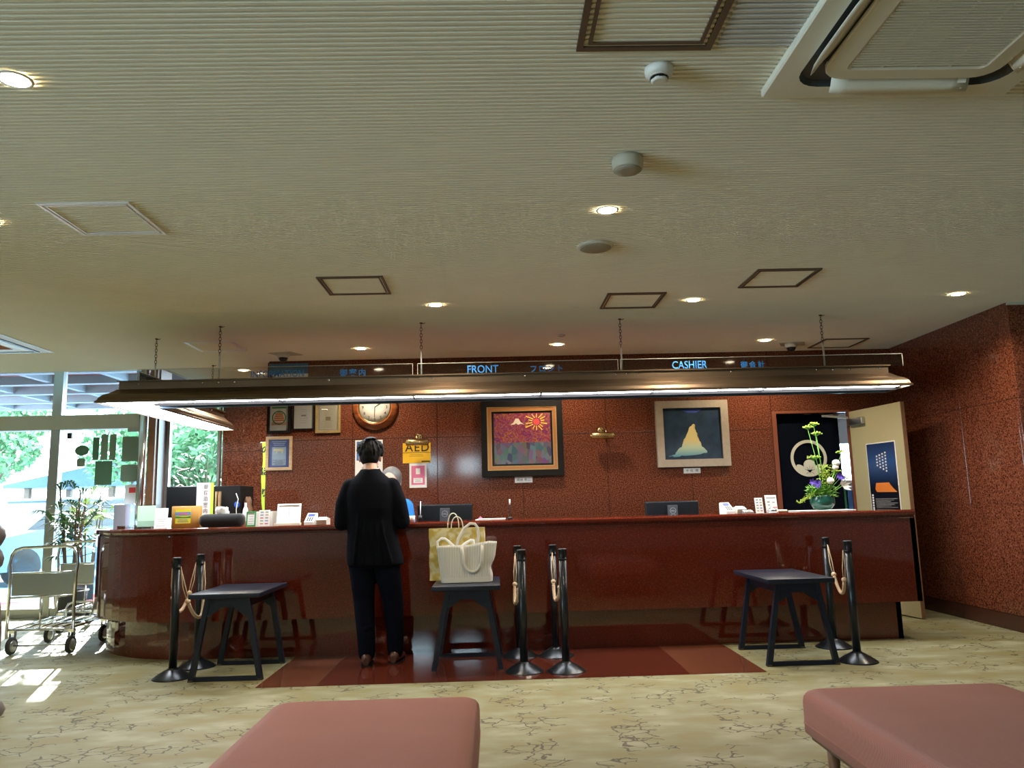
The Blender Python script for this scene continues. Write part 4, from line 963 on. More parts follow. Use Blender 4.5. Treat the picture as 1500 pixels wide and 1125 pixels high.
def palm(t, c, nst, h, fr_, leafm, seed=1, L=0.32, stemm='bark'):
    rr = random.Random(seed); ms = MB(); ml = MB()
    for k in range(nst):
        a = rr.random()*6.28; bx, by = c[0]+0.05*math.cos(a), c[1]+0.05*math.sin(a); hh = h*(0.55+0.45*rr.random()); tx, ty = bx+0.12*math.cos(a), by+0.12*math.sin(a)
        ms.tube([(bx, by, c[2]), ((bx+tx)/2, (by+ty)/2, c[2]+hh*0.5), (tx, ty, c[2]+hh)], [0.012, 0.010, 0.008], 6)
        for f in range(fr_):
            b_ = rr.random()*6.28; el = rr.uniform(0.0, 1.1); z0 = c[2]+hh*(0.55+0.45*f/fr_)
            d = Vector((math.cos(b_)*math.cos(el), math.sin(b_)*math.cos(el), math.sin(el))); p0 = Vector((tx, ty, z0)); p1 = p0+d*L*0.8
            ms.tube([p0, p1], 0.004, 4)
            for j in range(8):
                ang = -1.25+2.5*j/7; side = d.cross(Vector((0, 0, 1))).normalized()
                dd = (d*math.cos(ang)+side*math.sin(ang)).normalized(); e_ = p1+dd*L+Vector((0, 0, -L*0.28)); md_ = p1+dd*L*0.5+Vector((0, 0, 0.01)); wv = dd.cross(Vector((0, 0, 1))).normalized()*0.014
                ml.add([p1, md_+wv, e_, md_-wv], [(0, 1, 2, 3)])
    obj('stems', ms, G[stemm], t); obj('fronds', ml, leafm, t)
t = thing('potted_palm', 'potted lady palm standing inside the entrance glass behind the carts', 'plant', (-4.72, 8.95, 0))
obj('pot', MB().lathe([(0.13, 0), (0.17, 0.30), (0.18, 0.32), (0.165, 0.32), (0.15, 0.28)], (-4.72, 8.95, 0), 24), G['dark'], t)
palm(t, (-4.72, 8.95, 0.28), 9, 1.25, 5, G['leafd'], 3, 0.20)
t = thing('potted_palm', 'yellow green potted palm outside, left of the mullion', 'plant', (-5.75, 11.3, -0.02))
obj('pot', MB().lathe([(0.14, 0), (0.19, 0.34), (0.20, 0.36), (0.18, 0.36)], (-5.75, 11.3, -0.02), 24), G['dark'], t)
palm(t, (-5.75, 11.3, 0.3), 6, 1.2, 5, G['leafy'], 5, 0.24)
t = thing('garden_palm', 'large fan palm outside the tall right window', 'plant', (-4.15, 10.9, -0.02))
palm(t, (-4.15, 10.9, 0), 9, 2.1, 6, G['leafd'], 9, 0.42)
# parked cars
def car(x, y, rz, lab, m):
    t = thing('car', lab, 'car', (x, y, -0.02)); Mx = Matrix.Translation((x, y, -0.02)) @ Matrix.Rotation(rz, 4, 'Z')
    low = [(-2.1, 0.25), (-2.15, 0.6), (-1.9, 0.82), (-1.3, 0.92), (1.6, 0.95), (2.05, 0.85), (2.12, 0.5), (2.08, 0.25)]
    rg = []
    for yy, k in ((-0.85, 0.96), (-0.80, 1.0), (0.80, 1.0), (0.85, 0.96)): rg.append([(px_*k, yy, 0.25+(pz-0.25)*k) for px_, pz in low])
    obj('body', MB().rings(rg, True, False).xform(Mx), m, t)
    cab = [(-1.25, 0.92), (-0.6, 1.42), (0.9, 1.45), (1.65, 0.95)]
    rg = [[(px_*k, yy, pz) for px_, pz in cab] for yy, k in ((-0.72, 1.0), (0.72, 1.0))]
    obj('cabin_glass', MB().rings(rg, True, False).xform(Mx), G['dark'], t)
    obj('roof', MB().rbox(-0.62, 0.92, -0.66, 0.66, 1.41, 1.48, r=0.03).xform(Mx), m, t)
    for a, b in ((-1.35, -0.84), (1.35, -0.84), (-1.35, 0.68), (1.35, 0.68)):
        obj('wheel', MB().lathe([(0.31, -0.09), (0.32, 0), (0.31, 0.09), (0.18, 0.09)], (a, b+0.08, 0.31), 24, 'Y').xform(Mx), G['tyre'], t)
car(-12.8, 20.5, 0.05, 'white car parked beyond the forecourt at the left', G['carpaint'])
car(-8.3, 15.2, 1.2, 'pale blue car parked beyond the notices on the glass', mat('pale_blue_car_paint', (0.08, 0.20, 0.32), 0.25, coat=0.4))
# pavilion with tiled roof
t = thing('garden_pavilion', 'small blue roofed pavilion beyond the parked white car', 'building', (-13.5, 26, -0.02))
obj('roof', MB().prism([(-15.2, 2.1), (-11.2, 2.9), (-9.6, 3.5), (-9.0, 2.2), (-9.2, 2.0), (-15.2, 2.0)], 24.5, 27.5), G['tealroof'], t)
for x in (-14.6, -12.0, -9.8):
    for y in (24.8, 27.2): obj('post', MB().box(x-0.08, x+0.08, y-0.08, y+0.08, -0.02, 2.0), G['wood_dark'], t)
t = thing('road_sign', 'small square sign on a thin pole beyond the forecourt at the left edge', 'sign', (-11.2, 18, -0.02))
obj('pole', MB().tube([(-11.2, 18, -0.02), (-11.2, 18, 1.5)], 0.035), G['alu'], t)
obj('plate', MB().rbox(-11.38, -11.02, 17.94, 17.96, 1.15, 1.6, r=0.01), G['inkgrey'], t)
tag(obj('garden_wall', MB().box(-40, -3, 28.5, 28.8, -0.02, 1.3), G['plaster_out'], org=(-20, 28.6, 0)), 'low white wall at the far side of the forecourt', 'wall')
tag(obj('hedge', (lambda m_: (leafcloud(m_, (-7, 32.5, 1.0), 4.5, 5000, 0.16, (1.6, 0.2, 0.35)), m_)[1])(MB()), G['leaft'], org=(-7, 32.5, 0)), 'long green hedge far behind the parked cars', 'hedge')

# ================================================================ STANCHIONS AND ROPES
def stanchion(x, y, lab):
    t = thing('rope_post', lab, 'post', (x, y, 0), 'black rope posts before the counter')
    obj('base', MB().lathe([(0.135, 0), (0.137, 0.004), (0.130, 0.010), (0.085, 0.038), (0.050, 0.058), (0.034, 0.064), (0.034, 0.07)], (x, y, 0), 36), G['post'], t)
    obj('pole', MB().lathe([(0.0275, 0.06), (0.0275, 0.755)], (x, y, 0), 24), G['post'], t)
    mb = MB().lathe([(0.031, 0.752), (0.031, 0.760), (0.028, 0.762), (0.028, 0.812), (0.031, 0.814), (0.031, 0.824), (0.026, 0.828)], (x, y, 0), 24)
    for a in (0.3, 1.9, 3.4, 5.0): mb.box(-0.008, 0.008, 0.026, 0.031, 0.765, 0.810, M=Matrix.Translation((x, y, 0)) @ Matrix.Rotation(a, 4, 'Z'))
    obj('cap', mb, G['black'], t)
    return t
for x, y, lab in [(-2.285, 5.73, 'front rope post at the left of the left stool table'), (-2.255, 6.10, 'rear rope post behind the left stool table'),
                  (0.178, 5.58, 'front left post of the four beside the bag table'), (0.165, 6.12, 'rear left post of the four beside the bag table'),
                  (0.465, 5.55, 'front right post of the four beside the bag table'), (0.437, 6.10, 'rear right post of the four beside the bag table'),
                  (2.505, 5.58, 'front rope post right of the right stool table'), (2.575, 6.12, 'rear rope post right of the right stool table')]:
    stanchion(x, y, lab)
def rope(p0, p1, sag, lab, off=0.0):
    p0, p1 = Vector(p0), Vector(p1); t = thing('rope', lab, 'rope', ((p0.x+p1.x)/2, (p0.y+p1.y)/2, 0.5), 'beige ropes hanging between posts')
    N = 24; pts = []
    for i in range(N+1):
        f = i/N; q_ = p0.lerp(p1, f); q_.z -= sag*(1-(2*f-1)**4*0.4-(2*f-1)**2*0.6); q_.x += off*math.sin(PI*f); pts.append(q_)
    a, b = 4, N-4
    mb = MB(); mb.tube(pts[a:b+1], 0.011, 8)
    obj('cord', mb, G['rope'], t)
    mb = MB()
    for k in range(a, b):
        for j in range(3):
            c = pts[k].lerp(pts[k+1], j/3); d = (pts[k+1]-pts[k]).normalized()
            mb.tube([c-d*0.002, c+d*0.002], 0.0128, 8)
    obj('twist', mb, G['rope'], t)
    for k, e in ((a, 0), (b, N)):
        obj('knot', MB().sphere(tuple(pts[k]), 0.0185), G['rope'], t)
        mb = MB()
        for s in (-1, 1): mb.tube([pts[k]+Vector((s*0.006, 0, 0)), pts[(k+e)//2]+Vector((s*0.010, 0, 0.0)), pts[e]], 0.0035, 6)
        obj('end_strings', mb, G['rope'], t)
rope((-2.315, 5.73, 0.76), (-2.286, 6.10, 0.77), 0.34, 'slack beige rope on the left pair of posts, outer one', -0.03)
rope((-2.256, 5.73, 0.76), (-2.225, 6.10, 0.77), 0.38, 'slack beige rope on the left pair of posts, inner one', 0.06)
rope((0.178, 5.608, 0.76), (0.147, 6.09, 0.77), 0.34, 'beige rope mostly hidden behind the front left post of the four', -0.03)
rope((0.465, 5.578, 0.76), (0.432, 6.07, 0.77), 0.32, 'beige rope mostly hidden behind the front right post of the four', -0.02)
rope((2.478, 5.60, 0.76), (2.578, 6.09, 0.77), 0.33, 'beige rope hanging between the right pair of posts', 0.02)

# ================================================================ STOOL TABLES
def stool_table(x0, x1, y0, y1, lab, front_rail=True, zt=0.588):
    xc = (x0+x1)/2; t = thing('side_table', lab, 'table', (xc, (y0+y1)/2, 0), 'low slate tables before the counter')
    obj('tabletop', MB().rbox(x0, x1, y0, y1, zt-0.032, zt, r=0.004, seg=2), G['slate'], t)
    hw, tw = 0.235, 0.135
    for yy, rail in ((y0+0.09, front_rail), (y1-0.07, True)):
        for s in (-1, 1):
            mb = MB(); mb.rings([[(xc+s*hw-0.018, yy-0.02, 0.0), (xc+s*hw+0.018, yy-0.02, 0.0), (xc+s*hw+0.018, yy+0.02, 0.0), (xc+s*hw-0.018, yy+0.02, 0.0)],
                                 [(xc+s*tw-0.016, yy-0.018, zt-0.032), (xc+s*tw+0.018, yy-0.018, zt-0.032), (xc+s*tw+0.018, yy+0.018, zt-0.032), (xc+s*tw-0.016, yy+0.018, zt-0.032)]], True, False)
            lg = obj('leg', mb, G['slate'], t)
            obj('foot', MB().box(xc+s*hw-0.015, xc+s*hw+0.015, yy-0.022, yy+0.022, 0, 0.012), G['bronzed'], lg)
        zt1 = zt-0.032; w1 = tw+0.005; w0 = tw+0.04
        poly = [(-w0, zt1-0.135), (-w1, zt1), (w1, zt1), (w0, zt1-0.135), (w0-0.045, zt1-0.13), (0.062, zt1-0.085), (0.045, zt1-0.068), (-0.045, zt1-0.068), (-0.062, zt1-0.085), (-w0+0.045, zt1-0.13)]
        mb = MB()
        P_ = [(xc+a, b) for a, b in poly]
        for quad in ((0, 1, 8, 9), (1, 7, 8), (1, 2, 6, 7), (2, 5, 6), (2, 3, 4, 5)):
            mb.prism([P_[k] for k in quad], yy-0.011, yy+0.011)
        obj('gusset_panel', mb, G['slate'], t)
        if rail: obj('floor_rail', MB().box(xc-hw, xc+hw, yy-0.015, yy+0.015, 0.0, 0.028), G['slate'], t)
    for s in (-1, 1): obj('side_apron', MB().box(xc+s*0.13-0.009, xc+s*0.13+0.009, y0+0.10, y1-0.08, zt-0.10, zt-0.032), G['slate'], t)
    return t
stool_table(-2.11, -1.625, 5.50, 6.22, 'left empty slate table between rope posts and suited man')
stool_table(-0.455, 0.025, 5.56, 6.24, 'middle slate table carrying the paper bag and tote bag', front_rail=False)
stool_table(1.86, 2.33, 5.43, 6.20, 'right empty slate table beside the right rope posts')

# ================================================================ BAGS
TZ = 0.588
t = thing('paper_bag', 'yellow patterned kraft paper carrier bag behind the white tote on the middle table', 'bag', (-0.29, 6.08, TZ))
x0, x1, y0, y1 = -0.505, -0.085, 6.02, 6.17
rg = []
for i in range(7):
    f = i/6; z = TZ+f*0.385; k = 0.5*(1-f); w_ = 0.01*math.sin(f*5)
    rg.append([(x0+0.005*math.sin(i*2), y0+0.01*math.sin(i), z), ((x0+x1)/2, y0-0.006*math.cos(i*1.7), z), (x1-0.004*math.sin(i*1.3), y0+0.008*math.sin(i+1), z), (x1, (y0+y1)/2, z), (x1-0.004*math.sin(i), y1, z), ((x0+x1)/2, y1, z), (x0, y1, z), (x0-0.006*math.sin(i*1.1+1), (y0+y1)/2+0.01, z)])
mb = MB(); mb.rings(rg, False, False); mb.add(rg[0], [tuple(range(8))]); obj('body', mb, G['kraft'], t)
def arch(x0, x1, z0, top, y0, y1, r, n=16, lean=0.0):
    pts = []
    for i in range(n+1):
        a = PI*i/n; f = math.cos(a); pts.append(((x0+x1)/2-(x1-x0)/2*f+lean*math.sin(a), y0+(y1-y0)*math.sin(a), z0+(top-z0)*math.sin(a)**0.65))
    return pts
kh = mat('cream_paper_cord', (0.72, 0.65, 0.48), 0.7)
obj('handle', MB().tube(arch(-0.372, -0.285, 0.95, 1.085, 6.15, 6.15, 0.004), 0.0045, 6), kh, t)
obj('handle', MB().tube(arch(-0.338, -0.248, 0.95, 1.060, 6.03, 6.01, 0.004), 0.0045, 6), kh, t)
t = thing('tote_bag', 'pale grey striped tote bag with white loops, front of the middle table', 'bag', (-0.22, 5.86, TZ))
X0b, X1b, X0t, X1t, yc = -0.405, -0.03, -0.440, 0.008, 5.85
rg = []; rows = 14; NN = 28
def toter(f, inner=0.0):
    xa = X0b+(X0t-X0b)*f; xb = X1b+(X1t-X1b)*f; dep = 0.085*(1-0.45*f)-inner; ring = []
    for j in range(NN):
        a = 2*PI*j/NN; cx_, sx_ = math.cos(a), math.sin(a)
        px_ = (xa+xb)/2+((xb-xa)/2-inner)*math.copysign(abs(cx_)**0.35, cx_); py_ = yc+dep*math.copysign(abs(sx_)**0.5, sx_)
        top = TZ+0.262+0.02*((px_-X0t)/(X1t-X0t)) - 0.030*math.exp(-((px_+0.16)/0.05)**2) + 0.012*math.exp(-((px_+0.06)/0.06)**2)
        py_ += 0.006*math.sin(px_*60+f*3)*f
        px2 = px_ - (0.022*math.exp(-((f-0.38)/0.15)**2) if px_ > -0.08 else 0)
        ring.append((px2, py_, TZ+(top-TZ)*f))
    return ring
fs_ = [0.0, 0.02, 0.05]+[0.05+0.95*i/rows for i in range(1, rows+1)]
rg = [toter(f) for f in fs_]
rg[0] = [(((p[0]+0.21)*0.93-0.21), yc+(p[1]-yc)*0.9, TZ) for p in rg[0]]
rg += [toter(1.0, 0.004), toter(0.6, 0.006)]
mb = MB(); mb.rings(rg, False, True); mb.add(rg[0], [tuple(range(NN))]); obj('body', mb, G['tote'], t)
obj('base_band', MB().rings([[(p[0]*1.0, yc+(p[1]-yc)*1.03, p[2]) for p in toter(f)] for f in (0.02, 0.15)], False, True), G['toteplain'], t)
def strap(pts, w_=0.011, th=0.003):
    mb = MB(); rg = []
    for i, p in enumerate(pts):
        a = Vector(pts[max(i-1, 0)]); b = Vector(pts[min(i+1, len(pts)-1)]); d = (b-a).normalized(); u = d.cross(Vector((0, 1, 0))).normalized()*w_; v = Vector((0, th, 0)); p = Vector(p)
        rg.append([tuple(p-u-v), tuple(p+u-v), tuple(p+u+v), tuple(p-u+v)])
    return mb.rings(rg, True, True)
ft = 5.785
pts = [(-0.252, ft, 0.845), (-0.242, ft-0.008, 0.80)]+[(-0.172-0.066*math.cos(PI*i/14)+0.0, ft-0.02, 0.76-0.095*math.sin(PI*i/14)-0.02*i/14*0) for i in range(15)]+[(-0.100, ft-0.015, 0.80), (-0.100, ft-0.004, 0.853)]
obj('front_strap', strap(pts), G['toteplain'], t)
pts = [(-0.295, 5.92, 0.84), (-0.28, 5.93, 0.90), (-0.235, 5.93, 0.975), (-0.19, 5.93, 1.008), (-0.155, 5.93, 1.005), (-0.132, 5.93, 0.975), (-0.128, 5.93, 0.91), (-0.135, 5.92, 0.85)]
obj('rear_strap', strap(pts, 0.010), G['toteplain'], t)
t = thing('plastic_bag', 'white plastic shopping bag with looped handles stuffed inside the tote bag', 'bag', (-0.29, 5.86, 0.80))
obj('handle', strap([(-0.43, 5.85, 0.84), (-0.43, 5.85, 0.885), (-0.405, 5.85, 0.905), (-0.375, 5.85, 0.905), (-0.35, 5.85, 0.885), (-0.30, 5.85, 0.84)], 0.009), G['plasticbag'], t)
obj('handle', strap([(-0.265, 5.86, 0.835), (-0.22, 5.86, 0.87), (-0.185, 5.86, 0.888), (-0.165, 5.86, 0.885), (-0.162, 5.86, 0.86), (-0.185, 5.86, 0.815)], 0.010), G['plasticbag'], t)
mb = MB().sphere((-0.33, 5.86, 0.805), 0.07, (1.2, 0.5, 0.60), 18, 10, lambda d: 1+0.12*math.sin(d.x*9+d.z*7)).sphere((-0.22, 5.86, 0.795), 0.06, (1.0, 0.5, 0.55), 18, 10, lambda d: 1+0.12*math.sin(d.x*11+d.y*7))
obj('bag_body', mb, G['plasticbag'], t)

# ================================================================ BENCHES
def bench(x0, x1, y0, y1, lab):
    t = thing('bench', lab, 'bench', ((x0+x1)/2, (y0+y1)/2, 0), 'upholstered benches in the foreground')
    mb = MB(); rg = []; zt = 0.42
    def rr(i, z, r): return rect(x0+i, x1-i, y0+i, y1-i, z, r, 8)
    rg = [rr(0.006, 0.262, 0.05), rr(0.0, 0.268, 0.055), rr(0.0, 0.30, 0.055), rr(0.0, 0.375, 0.055), rr(0.003, 0.395, 0.055), rr(0.012, 0.410, 0.055), rr(0.028, 0.418, 0.05), rr(0.055, 0.421, 0.04), rr(0.2, 0.424, 0.02)]
    mb.rings(rg, True, True); obj('cushion', mb, G['cushion'], t)
    obj('piping', MB().tube([p for p in rr(0.0, 0.300, 0.055)], 0.003, 6, closed=True), G['cushion'], t)
    obj('seat_frame', MB().box(x0+0.03, x1-0.03, y0+0.03, y1-0.03, 0.235, 0.263), G['wood_dark'], t)
    for sx_ in (0, 1):
        for sy_ in (0, 1):
            lx = x0+0.085 if sx_ == 0 else x1-0.085; ly = y0+0.085 if sy_ == 0 else y1-0.085
            obj('leg', MB().lathe([(0.014, 0.0), (0.024, 0.24)], (lx, ly, 0), 14), G['wood_mid'], t)
    return t
bench(-0.865, -0.075, 1.55, 3.17, 'dusty pink corduroy bench at the bottom centre left')
bench(1.155, 1.955, 1.45, 3.12, 'dusty pink corduroy bench at the bottom right corner')

# ================================================================ LUGGAGE CARTS
def cart(x, y, lab):
    t = thing('luggage_cart', lab, 'cart', (x, y, 0), 'chrome luggage carts by the entrance')
    w2 = 0.275; L = 0.62
    def rod(pts, r=0.011): return MB().tube([(x+a, y+b, c) for a, b, c in pts], r, 10)
    hp = [(-w2, 0, 0.14), (-w2, 0, 0.58), (-w2+0.0, 0.0, 0.66)]
    hp = [(-w2, 0, 0.13), (-w2, 0, 0.66), (-w2-0.012, 0, 0.74), (-w2, 0, 0.82), (-w2+0.03, 0, 0.862), (-w2+0.09, 0, 0.88), (w2-0.09, 0, 0.885), (w2-0.03, 0, 0.868), (w2, 0, 0.82), (w2+0.01, 0, 0.74), (w2, 0, 0.66), (w2, 0, 0.13)]
    obj('handle_frame', rod(hp, 0.013), G['chrome'], t)
    mb = rod([(-w2, 0, 0.665), (w2, 0, 0.672)], 0.008); mb.tube([(x-w2, y, 0.465), (x+w2, y, 0.475)], 0.010, 10); mb.tube([(x+0.0, y, 0.47), (x, y, 0.20)], 0.009, 8); mb.tube([(x-w2, y, 0.20), (x+w2, y, 0.20)], 0.010, 8)
    obj('cross_rails', mb, G['chrome'], t)
    obj('back_panel', MB().box(x-w2+0.02, x+w2-0.012, y-0.004, y+0.004, 0.480, 0.660), G['steel'], t)
    mb = MB()
    for k in range(6):
        a = -w2+0.02+k*(2*w2-0.04)/5; mb.tube([(x+a, y, 0.205), (x+a, y+L, 0.215)], 0.009, 8)
    mb.tube([(x-w2, y+L, 0.215), (x+w2, y+L, 0.215)], 0.010, 8); mb.tube([(x-w2+0.02, y+L*0.5, 0.20), (x+w2-0.02, y+L*0.5, 0.20)], 0.008, 8)
    obj('deck_rails', mb, G['chrome'], t)
    obj('end_hoop', rod([(-0.12, L, 0.215), (-0.12, L, 0.30), (-0.10, L, 0.335), (-0.05, L, 0.352), (0.08, L, 0.352), (0.13, L, 0.335), (0.15, L, 0.30), (0.15, L, 0.215)], 0.010), G['chrome'], t)
    obj('axle', rod([(-w2+0.06, -0.02, 0.075), (w2, -0.02, 0.075)], 0.007), G['chrome'], t)
    for wx, wy in ((-w2+0.06, -0.02), (w2, -0.02), (-w2+0.04, L-0.05), (w2-0.02, L-0.05)):
        wh = obj('wheel', MB().lathe([(0.050, -0.015), (0.068, -0.013), (0.073, 0), (0.068, 0.013), (0.050, 0.015)], (x+wx, y+wy, 0.073), 22, 'X'), G['tyre'], t)
        obj('hub', MB().lathe([(0.030, -0.017), (0.048, -0.0155), (0.048, 0.0155), (0.030, 0.017)], (x+wx, y+wy, 0.073), 18, 'X'), G['steel'], wh)
        obj('caster_fork', MB().bar((x+wx-0.022, y+wy, 0.07), (x+wx-0.022, y+wy+0.01, 0.19), 0.018, 0.004).bar((x+wx+0.022, y+wy, 0.07), (x+wx+0.022, y+wy+0.01, 0.19), 0.018, 0.004).box(x+wx-0.024, x+wx+0.024, y+wy-0.012, y+wy+0.022, 0.175, 0.20), G['chrome'], wh)
cart(-3.86, 6.86, 'chrome luggage cart in front, in the sunlight left of the counter')
cart(-4.07, 7.98, 'second chrome luggage cart, behind the front one and partly behind the counter')

# ================================================================ TURNED POST AT THE LEFT EDGE
t = thing('carved_stand', 'dull brown turned wooden stand cut off by the left edge of the photo', 'stand', (-3.035, 4.80, 0))
obj('body', MB().lathe([(0.13, 0.0), (0.145, 0.03), (0.125, 0.07), (0.075, 0.10), (0.085, 0.20), (0.098, 0.34), (0.098, 0.48), (0.085, 0.62), (0.058, 0.74), (0.045, 0.80), (0.05, 0.83), (0.078, 0.86), (0.085, 0.90), (0.072, 0.94), (0.055, 0.965), (0.07, 0.99), (0.086, 1.03), (0.078, 1.07), (0.05, 1.10)], (-3.035, 4.80, 0), 28), mat('dull_rosewood', (0.12, 0.095, 0.085), 0.5), t)
obj('top_knob', MB().sphere((-3.035, 4.80, 1.13), 0.045), G['wood_mid'], t)

# ================================================================ THINGS ON THE COUNTER
CT = 1.0205
TM = lambda x, y, rz=0.0, rx=0.0: Matrix.Translation((x, y, CT)) @ Matrix.Rotation(rz, 4, 'Z') @ Matrix.Rotation(rx, 4, 'X')
def terminal(x, y, rz, lab, grp='card payment terminals on the counter'):
    Mx = TM(x, y, rz)
    t = thing('card_terminal', lab, 'terminal', (x, y, CT), grp)
    rg = [[(a, b, c) for a in (-0.038, 0.038) for b, c in ()] for _ in ()]
    mb = MB().prism([(-0.05, 0.0), (0.06, 0.0), (0.06, 0.085), (0.045, 0.092), (-0.05, 0.022)], -0.040, 0.040, 'X'); obj('body', mb.xform(Mx), G['white'], t)
    sl = math.atan2(0.070, 0.095); S = Mx @ Matrix.Translation((0, -0.05, 0.022)) @ Matrix.Rotation(sl, 4, 'X')
    obj('screen', MB().box(-0.028, 0.028, 0.070, 0.108, 0.0005, 0.002).xform(S), mat('bluish_screen', (0.05, 0.07, 0.20), 0.15, emit=(0.3, 0.4, 0.9), estr=0.15), t)
    mb = MB()
    for i in range(4):
        for j in range(3): mb.box(-0.024+j*0.018, -0.012+j*0.018, 0.010+i*0.014, 0.019+i*0.014, 0.0005, 0.003)
    obj('keypad', mb.xform(S), G['dark'], t)
    p = thing('receipt_printer', lab.replace('card terminal', 'receipt printer beside the card terminal'), 'printer', (x+0.10, y, CT), None)
    obj('body', MB().prism([(-0.045, 0.0), (0.05, 0.0), (0.05, 0.045), (-0.02, 0.055), (-0.055, 0.035)], -0.042, 0.042, 'X').xform(Mx @ Matrix.Translation((0.105, 0, 0))), G['offwhite'], p)
    obj('paper_lip', MB().box(-0.03, 0.03, -0.02, 0.0, 0.052, 0.060).xform(Mx @ Matrix.Translation((0.105, 0, 0))), G['paper'], p)
terminal(-1.515, 6.5, -0.1, 'white card terminal on the counter left of the suited man')
terminal(1.935, 6.5, 0.25, 'white card terminal on the right part of the counter')
def card(x, y, w_, h_, m, lab, cat='sign', rz=0, lean=-0.15, deco=None, name='card_stand', fm=None):
    t = thing(name, lab, cat, (x, y, CT)); Mx = TM(x, y, rz, lean)
    obj('card', MB().box(-w_/2, w_/2, -0.002, 0.002, 0.0, h_).xform(Mx), m, t)
    if fm: obj('frame', frame_mb(-w_/2-0.004, w_/2+0.004, -0.001, h_+0.004, 0.010, -0.006, 0.002).xform(Mx), fm, t)
    obj('easel', MB().prism([(0.002, 0.01), (0.002, h_*0.7), (0.055, -0.008+0.0)], -0.01, 0.01, 'X').xform(Mx), m, t)
    if deco: deco(t, Mx, w_, h_)
    return t
def d_lines(n, m='inkgrey'):
    def f(t, Mx, w_, h_): obj('print', lines(MB(), -w_/2+0.008, w_/2-0.008, 0.01, h_-0.01, n, -0.0028, 0.0035).xform(Mx), G[m], t)
    return f
def d_icons(t, Mx, w_, h_):
    cols_ = ['inkgrey', 'green', 'bluep', 'orange', 'red']
    for k in range(10):
        i, j = divmod(k, 2); x = -w_*0.22+j*w_*0.44; z = h_*(0.90-i*0.18)
        obj('logo_mark', MB().box(x-w_*0.14, x+w_*0.14, -0.0028, -0.002, z-0.010, z).xform(Mx), mat('logo_'+str(k), [(0.3, 0.3, 0.3), (0.25, 0.4, 0.3), (0.2, 0.3, 0.5), (0.5, 0.35, 0.2), (0.5, 0.2, 0.2)][k % 5], 0.6), t)
card(-1.99, 6.45, 0.068, 0.115, G['paper'], 'small green framed card stand left of the white logo card', deco=d_lines(5), fm=G['green'])
card(-1.875, 6.42, 0.088, 0.128, G['paper'], 'upright white card with rows of small logos, left part of the counter', deco=d_icons)
card(2.18, 6.42, 0.068, 0.125, G['paper'], 'narrow white card with rows of small logos on the right part of the counter', deco=d_icons, rz=0.1)
def d_num(t, Mx, w_, h_):
    mb = MB().box(-0.035, -0.012, -0.0028, -0.002, 0.085, 0.091).box(-0.032, -0.014, -0.0028, -0.002, 0.060, 0.065).box(0.008, 0.030, -0.0028, -0.002, 0.082, 0.086)
    mb.box(-0.04, 0.04, -0.0028, -0.002, 0.120, 0.124).box(-0.02, 0.02, -0.0028, -0.002, 0.015, 0.035)
    obj('print', mb.xform(Mx), G['ink'], t); obj('red_strip', MB().box(0.0, 0.045, -0.0029, -0.002, 0.040, 0.045).xform(Mx), G['red'], t)
card(2.29, 6.44, 0.100, 0.145, G['paper'], 'larger white card stand nearest the flower vase', deco=d_num, rz=0.1)
mb = MB().prism([(2.205+0.0, CT), (2.315, CT), (2.31, CT+0.012), (2.285, CT+0.03), (2.27, CT+0.045), (2.245, CT+0.045), (2.235, CT+0.03), (2.21, CT+0.014)], 6.375, 6.385)
tag(obj('call_bell', MB().lathe([(0.045, 0), (0.045, 0.006), (0.012, 0.008)], (2.26, 6.36, CT), 24).lathe([(0.038, 0.010), (0.036, 0.022), (0.024, 0.036), (0.006, 0.042), (0.006, 0.05)], (2.26, 6.36, CT), 24), G['chrome'], org=(2.26, 6.36, CT)), 'small chrome desk bell before the two card stands on the right', 'bell')
t = thing('calculator', 'small pale calculator lying between terminal and logo card on the right', 'calculator', (2.09, 6.45, CT))
obj('body', MB().prism([(-0.03, 0.0), (0.04, 0.0), (0.04, 0.028), (-0.03, 0.010)], -0.04, 0.04, 'X').xform(TM(2.09, 6.45)), G['inkgrey'], t)
mb = MB()
for j in range(4): mb.box(2.06+j*0.017, 2.072+j*0.017, 6.425, 6.437, CT+0.012, CT+0.022)
obj('keys', mb, G['white'], t)
tag(obj('folded_cloth', MB().rbox(2.33, 2.46, 6.55, 6.66, CT, CT+0.02, r=0.008), G['cream'], org=(2.39, 6.6, CT)), 'folded pale cloth on the counter just left of the curtain edge', 'cloth')
# white framed sheet
t = thing('document_stand', 'large white framed sheet on an easel behind the small card stands', 'frame', (-1.71, 6.62, CT)); Mx = TM(-1.725, 6.60, 0.0, -0.2)
obj('sheet', MB().box(-0.085, 0.085, 0, 0.003, 0.02, 0.165).xform(Mx), G['paper'], t); obj('frame', frame_mb(-0.098, 0.098, 0.008, 0.176, 0.012, -0.008, 0.004).xform(Mx), G['white'], t)
obj('base_ledge', MB().box(-0.105, 0.105, -0.05, 0.01, 0.0, 0.016).xform(TM(-1.725, 6.60)), G['cream'], t)
mb = MB()
for i in range(8): mb.box(-0.004, 0.004, -0.001, 0, 0.045+i*0.013, 0.053+i*0.013)
mb.box(0.03, 0.07, -0.001, 0, 0.150, 0.153); obj('print', mb.xform(Mx), G['inkgrey'], t)
